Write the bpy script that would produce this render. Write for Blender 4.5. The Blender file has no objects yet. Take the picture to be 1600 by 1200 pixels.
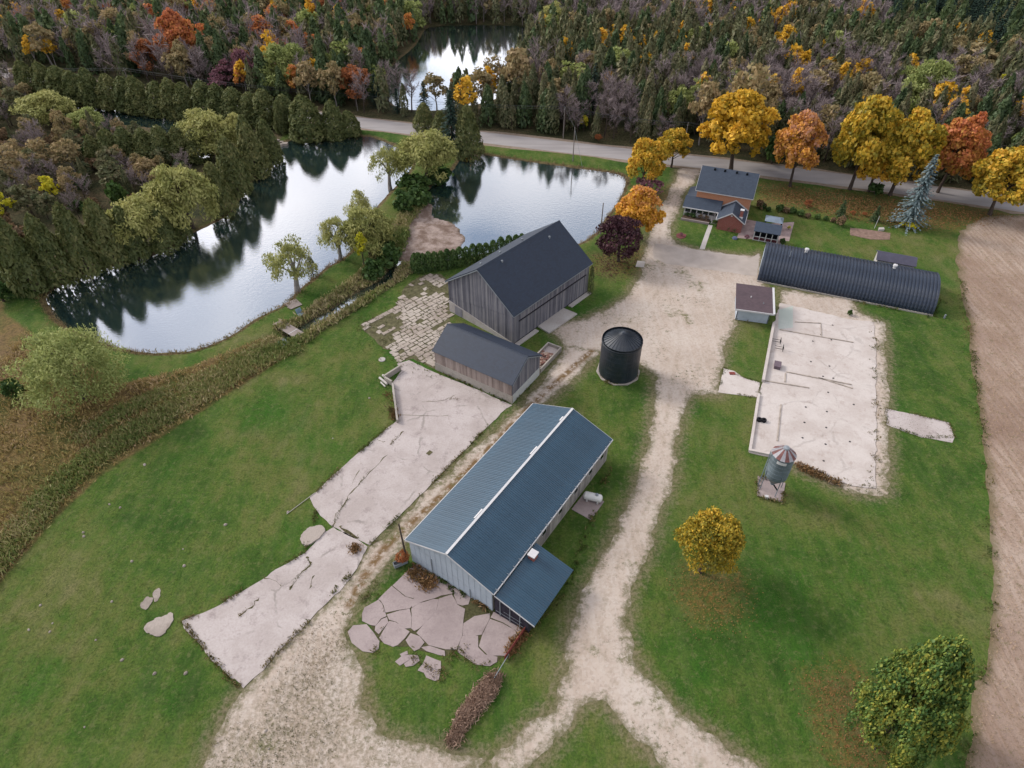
import bpy, bmesh, math, random
import numpy as np
from mathutils import Vector, Matrix
from mathutils.geometry import tessellate_polygon

# ------------------------------------------------------------ camera, sky, sun, exposure
scene = bpy.context.scene
COL = scene.collection
CAM_H, FOC, PITCH = 80.0, 1050.0, math.radians(41.8)
cam = bpy.data.objects.new('camera', bpy.data.cameras.new('camera'))
COL.objects.link(cam)
cam.location = (0, 0, CAM_H)
cam.rotation_euler = (math.pi / 2 - PITCH, 0, 0)
cam.data.sensor_width = 36.0
cam.data.lens = FOC * 36.0 / 1600.0
cam.data.clip_start = 0.5
cam.data.clip_end = 6000
scene.camera = cam

SUN_AZ, SUN_EL = math.radians(-60), math.radians(32)     # azimuth from +Y towards +X
world = bpy.data.worlds.new('World'); scene.world = world
world.use_nodes = True
wt = world.node_tree
for n in list(wt.nodes): wt.nodes.remove(n)
W = wt.nodes.new
wo = W('ShaderNodeOutputWorld'); wb = W('ShaderNodeBackground'); wb.inputs['Strength'].default_value = 0.1
sky = W('ShaderNodeTexSky'); sky.sky_type = 'NISHITA'; sky.sun_disc = False
sky.sun_elevation = SUN_EL; sky.sun_rotation = SUN_AZ; sky.altitude = 300; sky.air_density = 1.0; sky.dust_density = 1.5
wtc = W('ShaderNodeTexCoord'); sep = W('ShaderNodeSeparateXYZ')
wt.links.new(wtc.outputs['Generated'], sep.inputs[0])
def wmath(op, a, b=None):
    m = W('ShaderNodeMath'); m.operation = op
    for i, v in enumerate((a, b)):
        if v is None: continue
        if isinstance(v, (int, float)): m.inputs[i].default_value = v
        else: wt.links.new(v, m.inputs[i])
    return m.outputs[0]
zz = wmath('ADD', wmath('MAXIMUM', sep.outputs[2], 0.0), 0.22)
cx_ = wmath('DIVIDE', sep.outputs[0], zz); cy_ = wmath('DIVIDE', sep.outputs[1], zz)
comb = W('ShaderNodeCombineXYZ'); wt.links.new(cx_, comb.inputs[0]); wt.links.new(cy_, comb.inputs[1])
cn = W('ShaderNodeTexNoise'); cn.inputs['Scale'].default_value = 1.9; cn.inputs['Detail'].default_value = 7; cn.inputs['Roughness'].default_value = 0.5
cn.inputs['Distortion'].default_value = 0.4
wt.links.new(comb.outputs[0], cn.inputs['Vector'])
cr = W('ShaderNodeValToRGB')
cr.color_ramp.elements[0].position = 0.40; cr.color_ramp.elements[0].color = (0, 0, 0, 1)
cr.color_ramp.elements[1].position = 0.56; cr.color_ramp.elements[1].color = (1, 1, 1, 1)
wt.links.new(cn.outputs[0], cr.inputs[0])
cn2 = W('ShaderNodeTexNoise'); cn2.inputs['Scale'].default_value = 0.9; cn2.inputs['Detail'].default_value = 5
wt.links.new(comb.outputs[0], cn2.inputs['Vector'])
cc = W('ShaderNodeValToRGB')
cc.color_ramp.elements[0].position = 0.35; cc.color_ramp.elements[0].color = (5.4, 5.3, 5.6, 1)
cc.color_ramp.elements[1].position = 0.65; cc.color_ramp.elements[1].color = (10.6, 10.2, 10.3, 1)
wt.links.new(cn2.outputs[0], cc.inputs[0])
dt = W('ShaderNodeVectorMath'); dt.operation = 'DOT_PRODUCT'; wt.links.new(wtc.outputs['Generated'], dt.inputs[0])
dt.inputs[1].default_value = (math.sin(SUN_AZ) * math.cos(SUN_EL), math.cos(SUN_AZ) * math.cos(SUN_EL), math.sin(SUN_EL))
glow = wmath('ADD', wmath('MULTIPLY', wmath('POWER', wmath('MAXIMUM', dt.outputs['Value'], 0.0), 2.2), 0.95), 0.80)   # clouds brighten towards the veiled sun
ccg = W('ShaderNodeVectorMath'); ccg.operation = 'SCALE'; wt.links.new(cc.outputs[0], ccg.inputs[0]); wt.links.new(glow, ccg.inputs['Scale'])
mixw = W('ShaderNodeMix'); mixw.data_type = 'RGBA'
wt.links.new(cr.outputs[0], mixw.inputs[0]); wt.links.new(sky.outputs[0], mixw.inputs[6]); wt.links.new(ccg.outputs[0], mixw.inputs[7])
wt.links.new(mixw.outputs[2], wb.inputs['Color']); wt.links.new(wb.outputs[0], wo.inputs[0])

sun_d = bpy.data.lights.new('sun', 'SUN'); sun_d.energy = 1.5; sun_d.angle = math.radians(14); sun_d.color = (1.0, 0.95, 0.88)
sun = bpy.data.objects.new('sun', sun_d); COL.objects.link(sun)
sv = Vector((math.sin(SUN_AZ) * math.cos(SUN_EL), math.cos(SUN_AZ) * math.cos(SUN_EL), math.sin(SUN_EL)))
sun.rotation_euler = sv.to_track_quat('Z', 'Y').to_euler()
sun.location = (0, 0, 200)

vs = scene.view_settings
scene.display_settings.display_device = 'sRGB'
vs.view_transform = 'Standard'; vs.look = 'None'; vs.gamma = 1.0; vs.use_curve_mapping = False
vs.exposure = 1.0
scene.cycles.max_bounces = 5; scene.cycles.diffuse_bounces = 3; scene.cycles.glossy_bounces = 3
scene.cycles.transmission_bounces = 2; scene.cycles.transparent_max_bounces = 4
scene.cycles.use_denoising = True

# ------------------------------------------------------------ photo ray -> point on the ground
_fw = np.array([0, math.cos(PITCH), -math.sin(PITCH)]); _up = np.array([0, math.sin(PITCH), math.cos(PITCH)])
def G(px, py, z=0.0):
    d = _fw + np.array([1., 0, 0]) * (px - 800) / FOC - _up * (py - 600) / FOC
    t = (z - CAM_H) / d[2]
    return np.array([t * d[0], t * d[1], z])
def GP(pts, z=0.0): return np.array([G(x, y, z)[:2] for x, y in pts])
def height_at(base, py):
    lo, hi = -5.0, 80.0
    for _ in range(50):
        m = (lo + hi) / 2
        d = np.array([base[0], base[1], m - CAM_H])
        if 600 - FOC * (d @ _up) / (d @ _fw) > py: lo = m
        else: hi = m
    return lo
def depth_of(p): return p[1] * _fw[1] + (p[2] - CAM_H) * _fw[2]

# ------------------------------------------------------------ custom properties
def tag(o, label=None, cat=None, group=None, kind=None):
    if label: o['label'] = label
    if cat: o['category'] = cat
    if group: o['group'] = group
    if kind: o['kind'] = kind
    return o
def link(o, parent=None):
    COL.objects.link(o)
    if parent is not None: o.parent = parent
    return o
def thing(name, loc, rz, label, cat, group=None):
    o = bpy.data.objects.new(name, None); COL.objects.link(o)
    o.location = loc; o.rotation_euler = (0, 0, rz); o.empty_display_size = 0.3
    return tag(o, label, cat, group)

# ------------------------------------------------------------ mesh builder
class MB:
    def __init__(s): s.v = []; s.f = []
    def add(s, vs_, fs):
        b = len(s.v); s.v += [tuple(map(float, p)) for p in vs_]; s.f += [tuple(b + i for i in f) for f in fs]; return s
    def box(s, x0, x1, y0, y1, z0, z1):
        return s.add([(x0, y0, z0), (x1, y0, z0), (x1, y1, z0), (x0, y1, z0), (x0, y0, z1), (x1, y0, z1), (x1, y1, z1), (x0, y1, z1)],
                     [(3, 2, 1, 0), (4, 5, 6, 7), (0, 1, 5, 4), (1, 2, 6, 5), (2, 3, 7, 6), (3, 0, 4, 7)])
    def prism(s, poly, z0, z1):            # polygon in xy (ccw or cw), extruded
        p = np.array(poly, float)
        if np.sum(p[:, 0] * np.roll(p[:, 1], -1) - p[:, 1] * np.roll(p[:, 0], -1)) < 0: p = p[::-1]
        n = len(p); zt = z1 if hasattr(z1, '__len__') else [z1] * n
        tris = tessellate_polygon([[Vector((a, b, 0)) for a, b in p]])
        fs = []
        for t in tris:
            a, b, c = t
            cr_ = (p[b][0] - p[a][0]) * (p[c][1] - p[a][1]) - (p[b][1] - p[a][1]) * (p[c][0] - p[a][0])
            fs.append((n + a, n + b, n + c) if cr_ > 0 else (n + a, n + c, n + b))
        fs += [(i, (i + 1) % n, n + (i + 1) % n, n + i) for i in range(n)]
        return s.add([(a, b, z0) for a, b in p] + [(p[i][0], p[i][1], zt[i]) for i in range(n)], fs)
    def extrude(s, prof, axis_vec, cap=True):   # 3d profile polygon extruded along a vector
        n = len(prof); a = np.array(prof, float); b = a + np.array(axis_vec, float)
        fs = [(i, (i + 1) % n, n + (i + 1) % n, n + i) for i in range(n)]
        if cap: fs += [tuple(range(n))[::-1], tuple(range(n, 2 * n))]
        return s.add(list(a) + list(b), fs)
    def tube(s, pts, rad, n=6, cap=True):
        pts = [Vector(p) for p in pts]; rr = rad if hasattr(rad, '__len__') else [rad] * len(pts)
        b = len(s.v); ref = Vector((0.31, 0.17, 0.93))
        for i, p in enumerate(pts):
            t = (pts[min(i + 1, len(pts) - 1)] - pts[max(i - 1, 0)]).normalized()
            r0 = ref if abs(t.dot(ref)) < 0.95 else Vector((1, 0, 0))
            u = t.cross(r0).normalized(); w = t.cross(u)
            for k in range(n):
                a = 2 * math.pi * k / n
                q = p + (u * math.cos(a) + w * math.sin(a)) * rr[i]; s.v.append(tuple(q))
        for i in range(len(pts) - 1):
            for k in range(n):
                s.f.append((b + i * n + k, b + i * n + (k + 1) % n, b + (i + 1) * n + (k + 1) % n, b + (i + 1) * n + k))
        if cap:
            s.f.append(tuple(b + k for k in range(n))[::-1]); s.f.append(tuple(b + (len(pts) - 1) * n + k for k in range(n)))
        return s
    def lathe(s, prof, n=32, c=(0, 0)):
        b = len(s.v)
        for r, z in prof:
            for k in range(n):
                a = 2 * math.pi * k / n; s.v.append((c[0] + r * math.cos(a), c[1] + r * math.sin(a), z))
        for i in range(len(prof) - 1):
            for k in range(n):
                s.f.append((b + i * n + k, b + i * n + (k + 1) % n, b + (i + 1) * n + (k + 1) % n, b + (i + 1) * n + k))
        return s
    def mesh(s, name, mat=None, smooth=False):
        me = bpy.data.meshes.new(name); me.from_pydata(s.v, [], s.f); me.validate(); me.update()
        if mat:
            for m in (mat if isinstance(mat, (list, tuple)) else [mat]): me.materials.append(m)
        if smooth: me.polygons.foreach_set('use_smooth', [True] * len(me.polygons))
        return me
    def build(s, name, mat, parent=None, loc=(0, 0, 0), rz=0, smooth=False, kind=None):
        o = bpy.data.objects.new(name, s.mesh(name, mat, smooth)); link(o, parent)
        o.location = loc; o.rotation_euler = (0, 0, rz)
        if kind: o['kind'] = kind
        return o
def box(name, mat, parent, x0, x1, y0, y1, z0, z1, **k): return MB().box(x0, x1, y0, y1, z0, z1).build(name, mat, parent, **k)

def np_mesh(name, V, F, mats, attrs=None, fmat=None, smooth=False):
    """V (n,3); F (m,k) all the same k"""
    me = bpy.data.meshes.new(name); n, (m, k) = len(V), F.shape
    me.vertices.add(n); me.vertices.foreach_set('co', np.asarray(V, np.float32).ravel())
    me.loops.add(m * k); me.loops.foreach_set('vertex_index', F.astype(np.int32).ravel())
    me.polygons.add(m); me.polygons.foreach_set('loop_start', np.arange(0, m * k, k, dtype=np.int32))
    me.polygons.foreach_set('loop_total', np.full(m, k, np.int32))
    for mt in (mats if isinstance(mats, (list, tuple)) else [mats]): me.materials.append(mt)
    if fmat is not None: me.polygons.foreach_set('material_index', fmat.astype(np.int32))
    if smooth: me.polygons.foreach_set('use_smooth', np.ones(m, bool))
    for a, val in (attrs or {}).items():
        at = me.attributes.new(a, 'FLOAT', 'POINT'); at.data.foreach_set('value', np.asarray(val, np.float32))
    me.update(calc_edges=True)
    return me

# ------------------------------------------------------------ numpy noise
def _hash(ix, iy, seed):
    h = (ix.astype(np.int64) * 374761393 + iy.astype(np.int64) * 668265263 + seed * 974711) & 0x7fffffff
    h = ((h ^ (h >> 13)) * 1274126177) & 0x7fffffff
    return ((h ^ (h >> 16)) & 0xffff) / 65535.0
def vnoise(x, y, seed=0):
    x = np.asarray(x, float); y = np.asarray(y, float)
    ix, iy = np.floor(x), np.floor(y); fx, fy = x - ix, y - iy
    fx = fx * fx * (3 - 2 * fx); fy = fy * fy * (3 - 2 * fy)
    a, b = _hash(ix, iy, seed), _hash(ix + 1, iy, seed); c, d = _hash(ix, iy + 1, seed), _hash(ix + 1, iy + 1, seed)
    return (a * (1 - fx) + b * fx) * (1 - fy) + (c * (1 - fx) + d * fx) * fy
def fbm(x, y, sc, oc=4, seed=0):
    t = 0; a = 1; s_ = 0
    for o in range(oc):
        t = t + a * vnoise(np.asarray(x) * sc * 2 ** o, np.asarray(y) * sc * 2 ** o, seed + o * 17); s_ += a; a *= 0.5
    return t / s_ * 2 - 1
def sdf(poly, X, Y):
    """signed distance, positive inside"""
    poly = np.asarray(poly, float); X = np.asarray(X, float); Y = np.asarray(Y, float)
    d2 = np.full(X.shape, 1e18); ins = np.zeros(X.shape, bool)
    for (ax, ay), (bx, by) in zip(poly, np.roll(poly, -1, 0)):
        ex, ey = bx - ax, by - ay; wx, wy = X - ax, Y - ay
        t = np.clip((wx * ex + wy * ey) / (ex * ex + ey * ey + 1e-12), 0, 1)
        d2 = np.minimum(d2, (wx - ex * t) ** 2 + (wy - ey * t) ** 2)
        if ay != by:
            c = ((ay > Y) != (by > Y)) & (X < (bx - ax) * (Y - ay) / (by - ay) + ax)
            ins ^= c
    return np.where(ins, 1, -1) * np.sqrt(d2)
def smooth_poly(p, n=6, closed=True):
    p = np.asarray(p, float); out = []; m = len(p)
    for i in range(m if closed else m - 1):
        g = (lambda k: p[k % m]) if closed else (lambda k: p[min(max(k, 0), m - 1)])
        a, b, c, d = g(i - 1), g(i), g(i + 1), g(i + 2)
        for t in np.linspace(0, 1, n, endpoint=False):
            out.append(0.5 * (2 * b + (c - a) * t + (2 * a - 5 * b + 4 * c - d) * t * t + (3 * b - a - 3 * c + d) * t ** 3))
    if not closed: out.append(p[-1])
    return np.array(out)

# ------------------------------------------------------------ shader helper
def lin(c): c = c / 255.0; return c / 12.92 if c <= 0.04045 else ((c + 0.055) / 1.055) ** 2.4
LIT = 1.45
def C(r, g, b, k=1.0): return tuple(min(1.0, lin(v) / LIT * k) for v in (r, g, b)) + (1.0,)
class NT:
    def __init__(s, name):
        s.m = bpy.data.materials.new(name); s.m.use_nodes = True; s.t = s.m.node_tree
        for n in list(s.t.nodes): s.t.nodes.remove(n)
        s.out = s.t.nodes.new('ShaderNodeOutputMaterial'); s._pos = None
    def put(s, sock, v):
        if isinstance(v, bpy.types.NodeSocket): s.t.links.new(v, sock)
        elif v is not None: sock.default_value = v
    def n(s, typ, ins=None, **props):
        nd = s.t.nodes.new('ShaderNode' + typ)
        for k, v in props.items(): setattr(nd, k, v)
        for k, v in (ins or {}).items(): s.put(nd.inputs[k], v)
        return nd
    @property
    def pos(s):
        if s._pos is None: s._pos = s.n('NewGeometry').outputs['Position']
        return s._pos
    def obj(s): return s.n('TexCoord').outputs['Object']
    def map(s, v, scale=(1, 1, 1), rot=(0, 0, 0), loc=(0, 0, 0)):
        return s.n('Mapping', {'Vector': v, 'Scale': scale, 'Rotation': rot, 'Location': loc}).outputs[0]
    def noise(s, scale, v=None, detail=4, rough=0.55, dist=0.0):
        return s.n('TexNoise', {'Scale': scale, 'Detail': detail, 'Roughness': rough, 'Distortion': dist, 'Vector': v if v is not None else s.pos}).outputs[0]
    def voro(s, scale, v=None, feature='F1', rnd=1.0):
        nd = s.n('TexVoronoi', {'Vector': v if v is not None else s.pos, 'Scale': scale, 'Randomness': rnd}, feature=feature); return nd
    def m1(s, op, a, b=None, c=None, clamp=False):
        nd = s.n('Math', operation=op); nd.use_clamp = clamp
        for i, v in enumerate((a, b, c)): s.put(nd.inputs[i], v)
        return nd.outputs[0]
    def step(s, v, lo, hi):
        nd = s.n('MapRange', {'Value': v, 'From Min': lo, 'From Max': hi}, interpolation_type='SMOOTHSTEP'); return nd.outputs[0]
    def ramp(s, f, stops, interp='LINEAR'):
        nd = s.n('ValToRGB', {'Fac': f}); r = nd.color_ramp; r.interpolation = interp
        while len(r.elements) < len(stops): r.elements.new(0.5)
        for e, (p, c) in zip(r.elements, stops): e.position = p; e.color = c
        return nd.outputs[0]
    def mix(s, f, a, b, blend='MIX'):
        nd = s.n('Mix', data_type='RGBA', blend_type=blend); s.put(nd.inputs[0], f); s.put(nd.inputs[6], a); s.put(nd.inputs[7], b); return nd.outputs[2]
    def attr(s, name): return s.n('Attribute', attribute_name=name).outputs['Fac']
    def bump(s, h, strength=0.4, dist=0.1): return s.n('Bump', {'Height': h, 'Strength': strength, 'Distance': dist}).outputs[0]
    def bsdf(s, col, rough=0.8, spec=0.3, metal=0.0, nrm=None):
        nd = s.n('BsdfPrincipled', {'Base Color': col, 'Roughness': rough, 'Specular IOR Level': spec, 'Metallic': metal})
        if nrm is not None: s.put(nd.inputs['Normal'], nrm)
        s.t.links.new(nd.outputs[0], s.out.inputs[0]); return s.m
def plain(name, col, rough=0.6, spec=0.4, metal=0.0, var=0.25, scale=1.5):
    t = NT(name); f = t.noise(scale, t.obj(), 5)
    dk = tuple(c * (1 - var) for c in col[:3]) + (1,); lt = tuple(min(1, c * (1 + var)) for c in col[:3]) + (1,)
    return t.bsdf(t.ramp(f, [(0.3, dk), (0.7, lt)]), rough, spec, metal, t.bump(t.noise(scale * 8, t.obj(), 3), 0.15, 0.02))
# ------------------------------------------------------------ outlines of the ground (traced on the ground plane)
WL = -0.5
pond_big = smooth_poly(GP([(74,461),(80,485),(101,508),(130,523),(162,535),(185,543),(216,548.5),(243,551),(290,549),(324,540),(358,525),(388,506),(415,489),(439,479),(454,468),(462,456),(486,437),(506,420),(530,406),(552,388),(568,360),(578,336),(597,314),(614,294),(640,266),(641,248),(622,232),(600,222),(575,214),(545,213),(500,213),(455,220),(436,228),(426,240),(402,275),(383,303),(355,338),(300,366),(290,377),(243,399),(200,411),(150,425),(110,440)], WL), 4)
pond_right = smooth_poly(GP([(754,242),(824,253),(898,263),(969,274),(975,292),(962,320),(948,338),(935,359),(905,380),(850,392),(795,391),(740,399),(700,406),(660,413),(642,404),(648,340),(660,312),(678,288),(705,270),(720,250),(735,242)], WL), 4)
pond_far = smooth_poly(GP([(665,47),(700,42),(780,41),(835,46),(852,56),(830,78),(812,100),(792,145),(720,168),(650,172),(610,160),(600,125),(622,95),(640,80),(655,64)], WL), 4)
pond_dark = smooth_poly(GP([(60,166),(190,173),(285,182),(293,190),(330,235),(332,243),(305,243),(250,202),(150,197),(60,192)], WL), 3)
creek_line = GP([(640,392),(625,412),(600,440),(560,463),(520,488),(490,505),(462,522),(430,541),(390,563)], -0.8)
mud = GP([(636,340),(668,312),(684,338),(712,352),(728,372),(716,398),(680,412),(650,420),(636,428),(620,420),(632,380)], WL)
def strip_poly(line, w):
    l = smooth_poly(line, 4, False); t = np.gradient(l, axis=0); n = np.stack([-t[:, 1], t[:, 0]], 1); n /= np.linalg.norm(n, axis=1)[:, None]
    return np.concatenate([l + n * w / 2, (l - n * w / 2)[::-1]])
creek = strip_poly(creek_line, 2.6)
ponds = [pond_big, pond_right, pond_far, pond_dark]
def pond_d(X, Y): return np.max([sdf(p, X, Y) for p in ponds], 0)
def sm(t): t = np.clip(t, 0, 1); return t * t * (3 - 2 * t)
def terrain(X, Y):
    X = np.asarray(X, float); Y = np.asarray(Y, float)
    d = pond_d(X, Y) + 0.35 * fbm(X, Y, 0.35, 3, 5)
    z = np.where(d > 0, WL - 0.25 * np.minimum(d, 8), WL + (-WL) * sm(-d / 2.2))
    c = sdf(creek, X, Y) + 0.25 * fbm(X, Y, 0.6, 2, 8)
    zc = np.where(c > 0, -0.8 - 0.3 * np.minimum(c, 1), -0.8 + 0.8 * sm(-c / 2.6))
    z = np.minimum(z, zc)
    m = sdf(mud, X, Y) + 1.8 * fbm(X, Y, 0.22, 4, 9)
    return np.where(m > 0, np.maximum(z, WL - 0.06 + 0.14 * np.minimum(m, 1.4) + 0.05 * fbm(X, Y, 0.25, 2, 4)), z)
def tz(x, y): return float(terrain(np.array([x]), np.array([y]))[0])

meadow = GP([(-320,380),(0,420),(4,450),(8,490),(55,524),(105,550),(190,599),(290,575),(355,550),(420,523),(446,536),(470,536),(478,540),(430,568),(300,652),(150,748),(70,828),(0,908),(-320,1190)])
creekbrush = GP([(425,512),(455,500),(505,468),(560,430),(592,385),(620,345),(640,300),(668,312),(640,350),(634,400),(645,425),(612,448),(562,482),(505,516),(476,538)])
forest_a = GP([(-520,440),(8,430),(60,446),(150,420),(290,362),(355,332),(425,235),(445,208),(520,205),(565,193),(640,200),(760,212),(970,240),(1180,265),(1340,286),(1600,322),(2100,400),(2600,-180),(-1000,-180)])
litter_polys = [GP(p) for p in ([(1180,285),(1270,292),(1400,308),(1520,322),(1640,345),(1640,352),(1500,362),(1420,358),(1350,345),(1300,338),(1250,326),(1185,316)],
    [(1255,1050),(1340,1040),(1380,1100),(1390,1220),(1320,1230),(1285,1150)], [(1068,885),(1140,878),(1165,915),(1145,965),(1085,968),(1060,930)], [(920,395),(1005,385),(1003,418),(960,438),(925,425)], [(1000,300),(1056,285),(1030,330),(1010,345)])]
gA = GP([(1062,250),(1056,279),(1039,312),(1028,335),(1018,360),(1009,381),(1005,405),(1002,427),(979,464),(952,481),(915,497),(893,502),(868,506),(866,520),(884,542),(930,552),(938,548),(985,560),(1026,589),(1060,667),(1080,616),(1122,616),(1124,589),(1134,542),(1151,501),(1195,480),(1195,438),(1187,395),(1176,400),(1142,397),(1086,389),(1058,380),(1047,367),(1050.6,346),(1062,327),(1067,305),(1085,283),(1100,262),(1105,250)])
gL = GP([(884,540),(854,589),(827,616),(800,650),(746,697),(658,778),(611,830),(581,854),(564,881),(540,911),(472,982),(381,1077),(354,1110),(331,1154),(310,1230),(700,1230),(766,1188),(700,1172),(648,1164),(600,1150),(570,1100),(564,1043),(545,1016),(537,982),(574,915),(618,867),(658,817),(835,640),(854,629),(901,589),(938,548)])
gR = GP([(1026,580),(1026,589),(1019,636),(1013,690),(992,764),(972,807),(935,884),(901,942),(890,985),(880,1050),(867,1104),(824,1137),(766,1188),(760,1230),(834,1200),(911,1100),(928,1094),(945,1100),(1000,1160),(1036,1200),(1110,1320),(1260,1320),(1180,1200),(1130,1160),(1070,1121),(1016,1070),(986,1019),(979,969),(986,918),(1013,867),(1029,800),(1050,758),(1056,697),(1070,636),(1080,600)])
gS = GP([(1219,451),(1330,467),(1340,488),(1381,505),(1384,535),(1386,616),(1391,704),(1386,770),(1364,774),(1330,770),(1240,730),(1300,600),(1219,480)])
gravel_polys = [gA, gL, gR, gS]
lane_mid = smooth_poly(GP([(925,548),(880,588),(842,622),(700,765),(600,858),(545,945)]), 4, False)
def line_d(l, X, Y):
    d = np.full(X.shape, 1e9)
    for (ax, ay), (bx, by) in zip(l[:-1], l[1:]):
        ex, ey = bx - ax, by - ay; t = np.clip(((X - ax) * ex + (Y - ay) * ey) / (ex * ex + ey * ey), 0, 1)
        d = np.minimum(d, np.hypot(X - ax - ex * t, Y - ay - ey * t))
    return d
rut_a = smooth_poly(GP([(1078,262),(1045,315),(1030,370),(1040,440),(1062,520),(1050,600),(1040,660),(1030,730),(1008,800),(975,870),(948,930),(938,990),(960,1060),(1020,1125),(1110,1200)]), 4, False)
rut_b = smooth_poly(GP([(1040,440),(1000,490),(940,535),(960,545)]), 4, False)
weedy_gravel = GP([(330,1130),(395,1085),(480,1010),(545,1000),(560,1050),(590,1120),(660,1160),(790,1160),(840,1110),(870,1060),(890,1010),(905,1040),(880,1110),(820,1180),(760,1230),(320,1230)])
def gravel_d(X, Y): return np.max([sdf(p, X, Y) for p in gravel_polys], 0)
field_poly = GP([(1499,362),(1532,340),(1620,334),(1900,350),(2200,800),(2300,1500),(1475,1480),(1502,1240),(1509,1188),(1516,1137),(1526,1070),(1539,1030),(1546,969),(1549,880),(1546,800),(1536,687),(1526,602),(1509,488),(1499,437),(1495,400)])

# ------------------------------------------------------------ ground materials
def grass_color(t):
    p = t.pos
    big = t.noise(0.035, p, 4, 0.6); mid = t.noise(0.16, p, 5, 0.6)
    st = t.noise(0.5, t.map(p, (1, 0.5, 1), (0, 0, math.radians(-38))), 4, 0.65); fine = t.noise(3.2, p, 4, 0.7)
    f = t.m1('ADD', t.m1('ADD', t.m1('MULTIPLY', big, 0.45), t.m1('MULTIPLY', mid, 0.3)), t.m1('MULTIPLY', st, 0.25))
    c = t.ramp(f, [(0.38, C(54, 82, 30)), (0.45, C(72, 102, 38)), (0.50, C(92, 114, 48)), (0.55, C(110, 118, 60)), (0.62, C(130, 126, 82))])
    vivid = t.m1('MULTIPLY', t.step(t.noise(0.06, t.map(p, (1, .7, 1), (0, 0, 1.0), (31, 7, 0)), 4, 0.6), 0.5, 0.66), 0.75); c = t.mix(vivid, c, C(58, 106, 30))
    c = t.mix(t.m1('MULTIPLY', t.step(fine, 0.62, 0.32), 0.5), c, C(40, 62, 28))
    c = t.mix(t.m1('MULTIPLY', t.step(t.noise(1.1, p, 5, 0.75), 0.5, 0.66), 0.5), c, C(120, 122, 78))
    c = t.mix(t.m1('MULTIPLY', t.step(t.noise(0.9, t.map(p, (1, 1, 1), (0, 0, 0.6), (5, 9, 0)), 6, 0.8), 0.52, 0.66), 0.55), c, C(50, 66, 28))
    wv = t.noise(0.8, t.map(p, (1, 0.03, 1), (0, 0, math.radians(28))), 2, 0.5)
    c = t.mix(t.m1('MULTIPLY', t.step(wv, 0.45, 0.62), 0.11), c, C(110, 120, 76))
    speck = t.step(t.voro(0.9).outputs['Distance'], 0.06, 0.03)
    return t.mix(t.m1('MULTIPLY', speck, t.step(t.noise(0.25, p, 2), 0.55, 0.7)), c, C(150, 142, 120)), fine
t = NT('lawn_and_meadow')
c, fine = grass_color(t); p = t.pos
n1 = t.noise(0.5, p, 4, 0.65); n2 = t.noise(0.12, p, 5, 0.6); n3 = t.noise(1.6, p, 5, 0.75)
def edge(name, w, amp): return t.step(t.m1('ADD', t.attr(name), t.m1('MULTIPLY', t.m1('SUBTRACT', n1, 0.5), amp)), -w, w)
gr = t.mix(t.step(n3, 0.35, 0.65), C(104, 98, 68), C(150, 134, 112))
c = t.mix(t.m1('MULTIPLY', t.step(t.m1('ADD', t.attr('gravel'), t.m1('MULTIPLY', t.m1('SUBTRACT', n3, 0.5), 5.0)), -2.4, 0.2), 0.75), c, gr)
lit = t.mix(t.step(n3, 0.4, 0.62), C(104, 88, 58), C(142, 102, 62)); lit = t.mix(t.step(n2, 0.42, 0.6), lit, C(128, 108, 74))
c = t.mix(t.m1('MULTIPLY', t.m1('MULTIPLY', edge('litter', 2.4, 6.0), 0.75), t.step(n3, 0.28, 0.66)), c, lit)
md = t.ramp(n2, [(0.32, C(84, 92, 50)), (0.44, C(112, 108, 62)), (0.54, C(136, 114, 74)), (0.66, C(128, 104, 78))])
md = t.mix(t.step(n3, 0.35, 0.6), t.mix(0.55, md, C(52, 54, 32)), md)
c = t.mix(edge('meadow', 0.5, 1.2), c, md)
cb = t.mix(t.step(n3, 0.4, 0.6), C(74, 74, 50), C(124, 108, 82))
c = t.mix(edge('brush', 0.5, 1.5), c, cb)
fo = t.ramp(n2, [(0.34, C(60, 66, 42)), (0.5, C(88, 84, 58)), (0.66, C(114, 98, 74))]); fo = t.mix(t.step(n3, 0.4, 0.7), fo, C(40, 44, 28))
c = t.mix(edge('forest', 1.0, 3.0), c, fo)
sh = t.mix(t.step(n3, 0.35, 0.6), C(72, 58, 46), C(120, 106, 74))
c = t.mix(t.step(t.m1('ADD', t.attr('shore'), t.m1('MULTIPLY', t.m1('SUBTRACT', n1, 0.5), 1.5)), -1.5, -0.7), c, sh)
mu = t.mix(t.step(t.noise(0.35, p, 6, 0.7), 0.36, 0.64), C(128, 108, 96), C(182, 164, 154)); mu = t.mix(t.m1('MULTIPLY', t.step(n3, 0.5, 0.7), 0.3), mu, C(104, 86, 72))
c = t.mix(edge('mud', 0.6, 3.0), c, mu)
M_GROUND = t.bsdf(c, 0.95, 0.1, 0, t.bump(t.m1('ADD', fine, n3), 0.6, 0.25))

t = NT('gravel'); p = t.pos
n1 = t.noise(0.09, p, 5, 0.6); n2 = t.noise(1.9, p, 5, 0.75); v = t.voro(3.2).outputs['Color']; vb = t.n('RGBToBW', {'Color': v}).outputs[0]
c = t.ramp(n1, [(0.3, C(180, 163, 147)), (0.5, C(198, 181, 166)), (0.7, C(210, 196, 183))])
c = t.mix(t.m1('MULTIPLY', t.step(n2, 0.5, 0.75), 0.55), c, C(164, 146, 130))
c = t.mix(t.m1('MULTIPLY', t.step(vb, 0.55, 0.8), 0.22), c, C(214, 204, 194)); c = t.mix(t.m1('MULTIPLY', t.step(vb, 0.42, 0.2), 0.2), c, C(128, 114, 100))
sp = t.m1('MULTIPLY', t.step(t.noise(1.5, p, 6, 0.8), 0.53, 0.62), t.step(t.noise(0.08, p, 3), 0.48, 0.62))
c = t.mix(sp, c, C(92, 92, 58))
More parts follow.
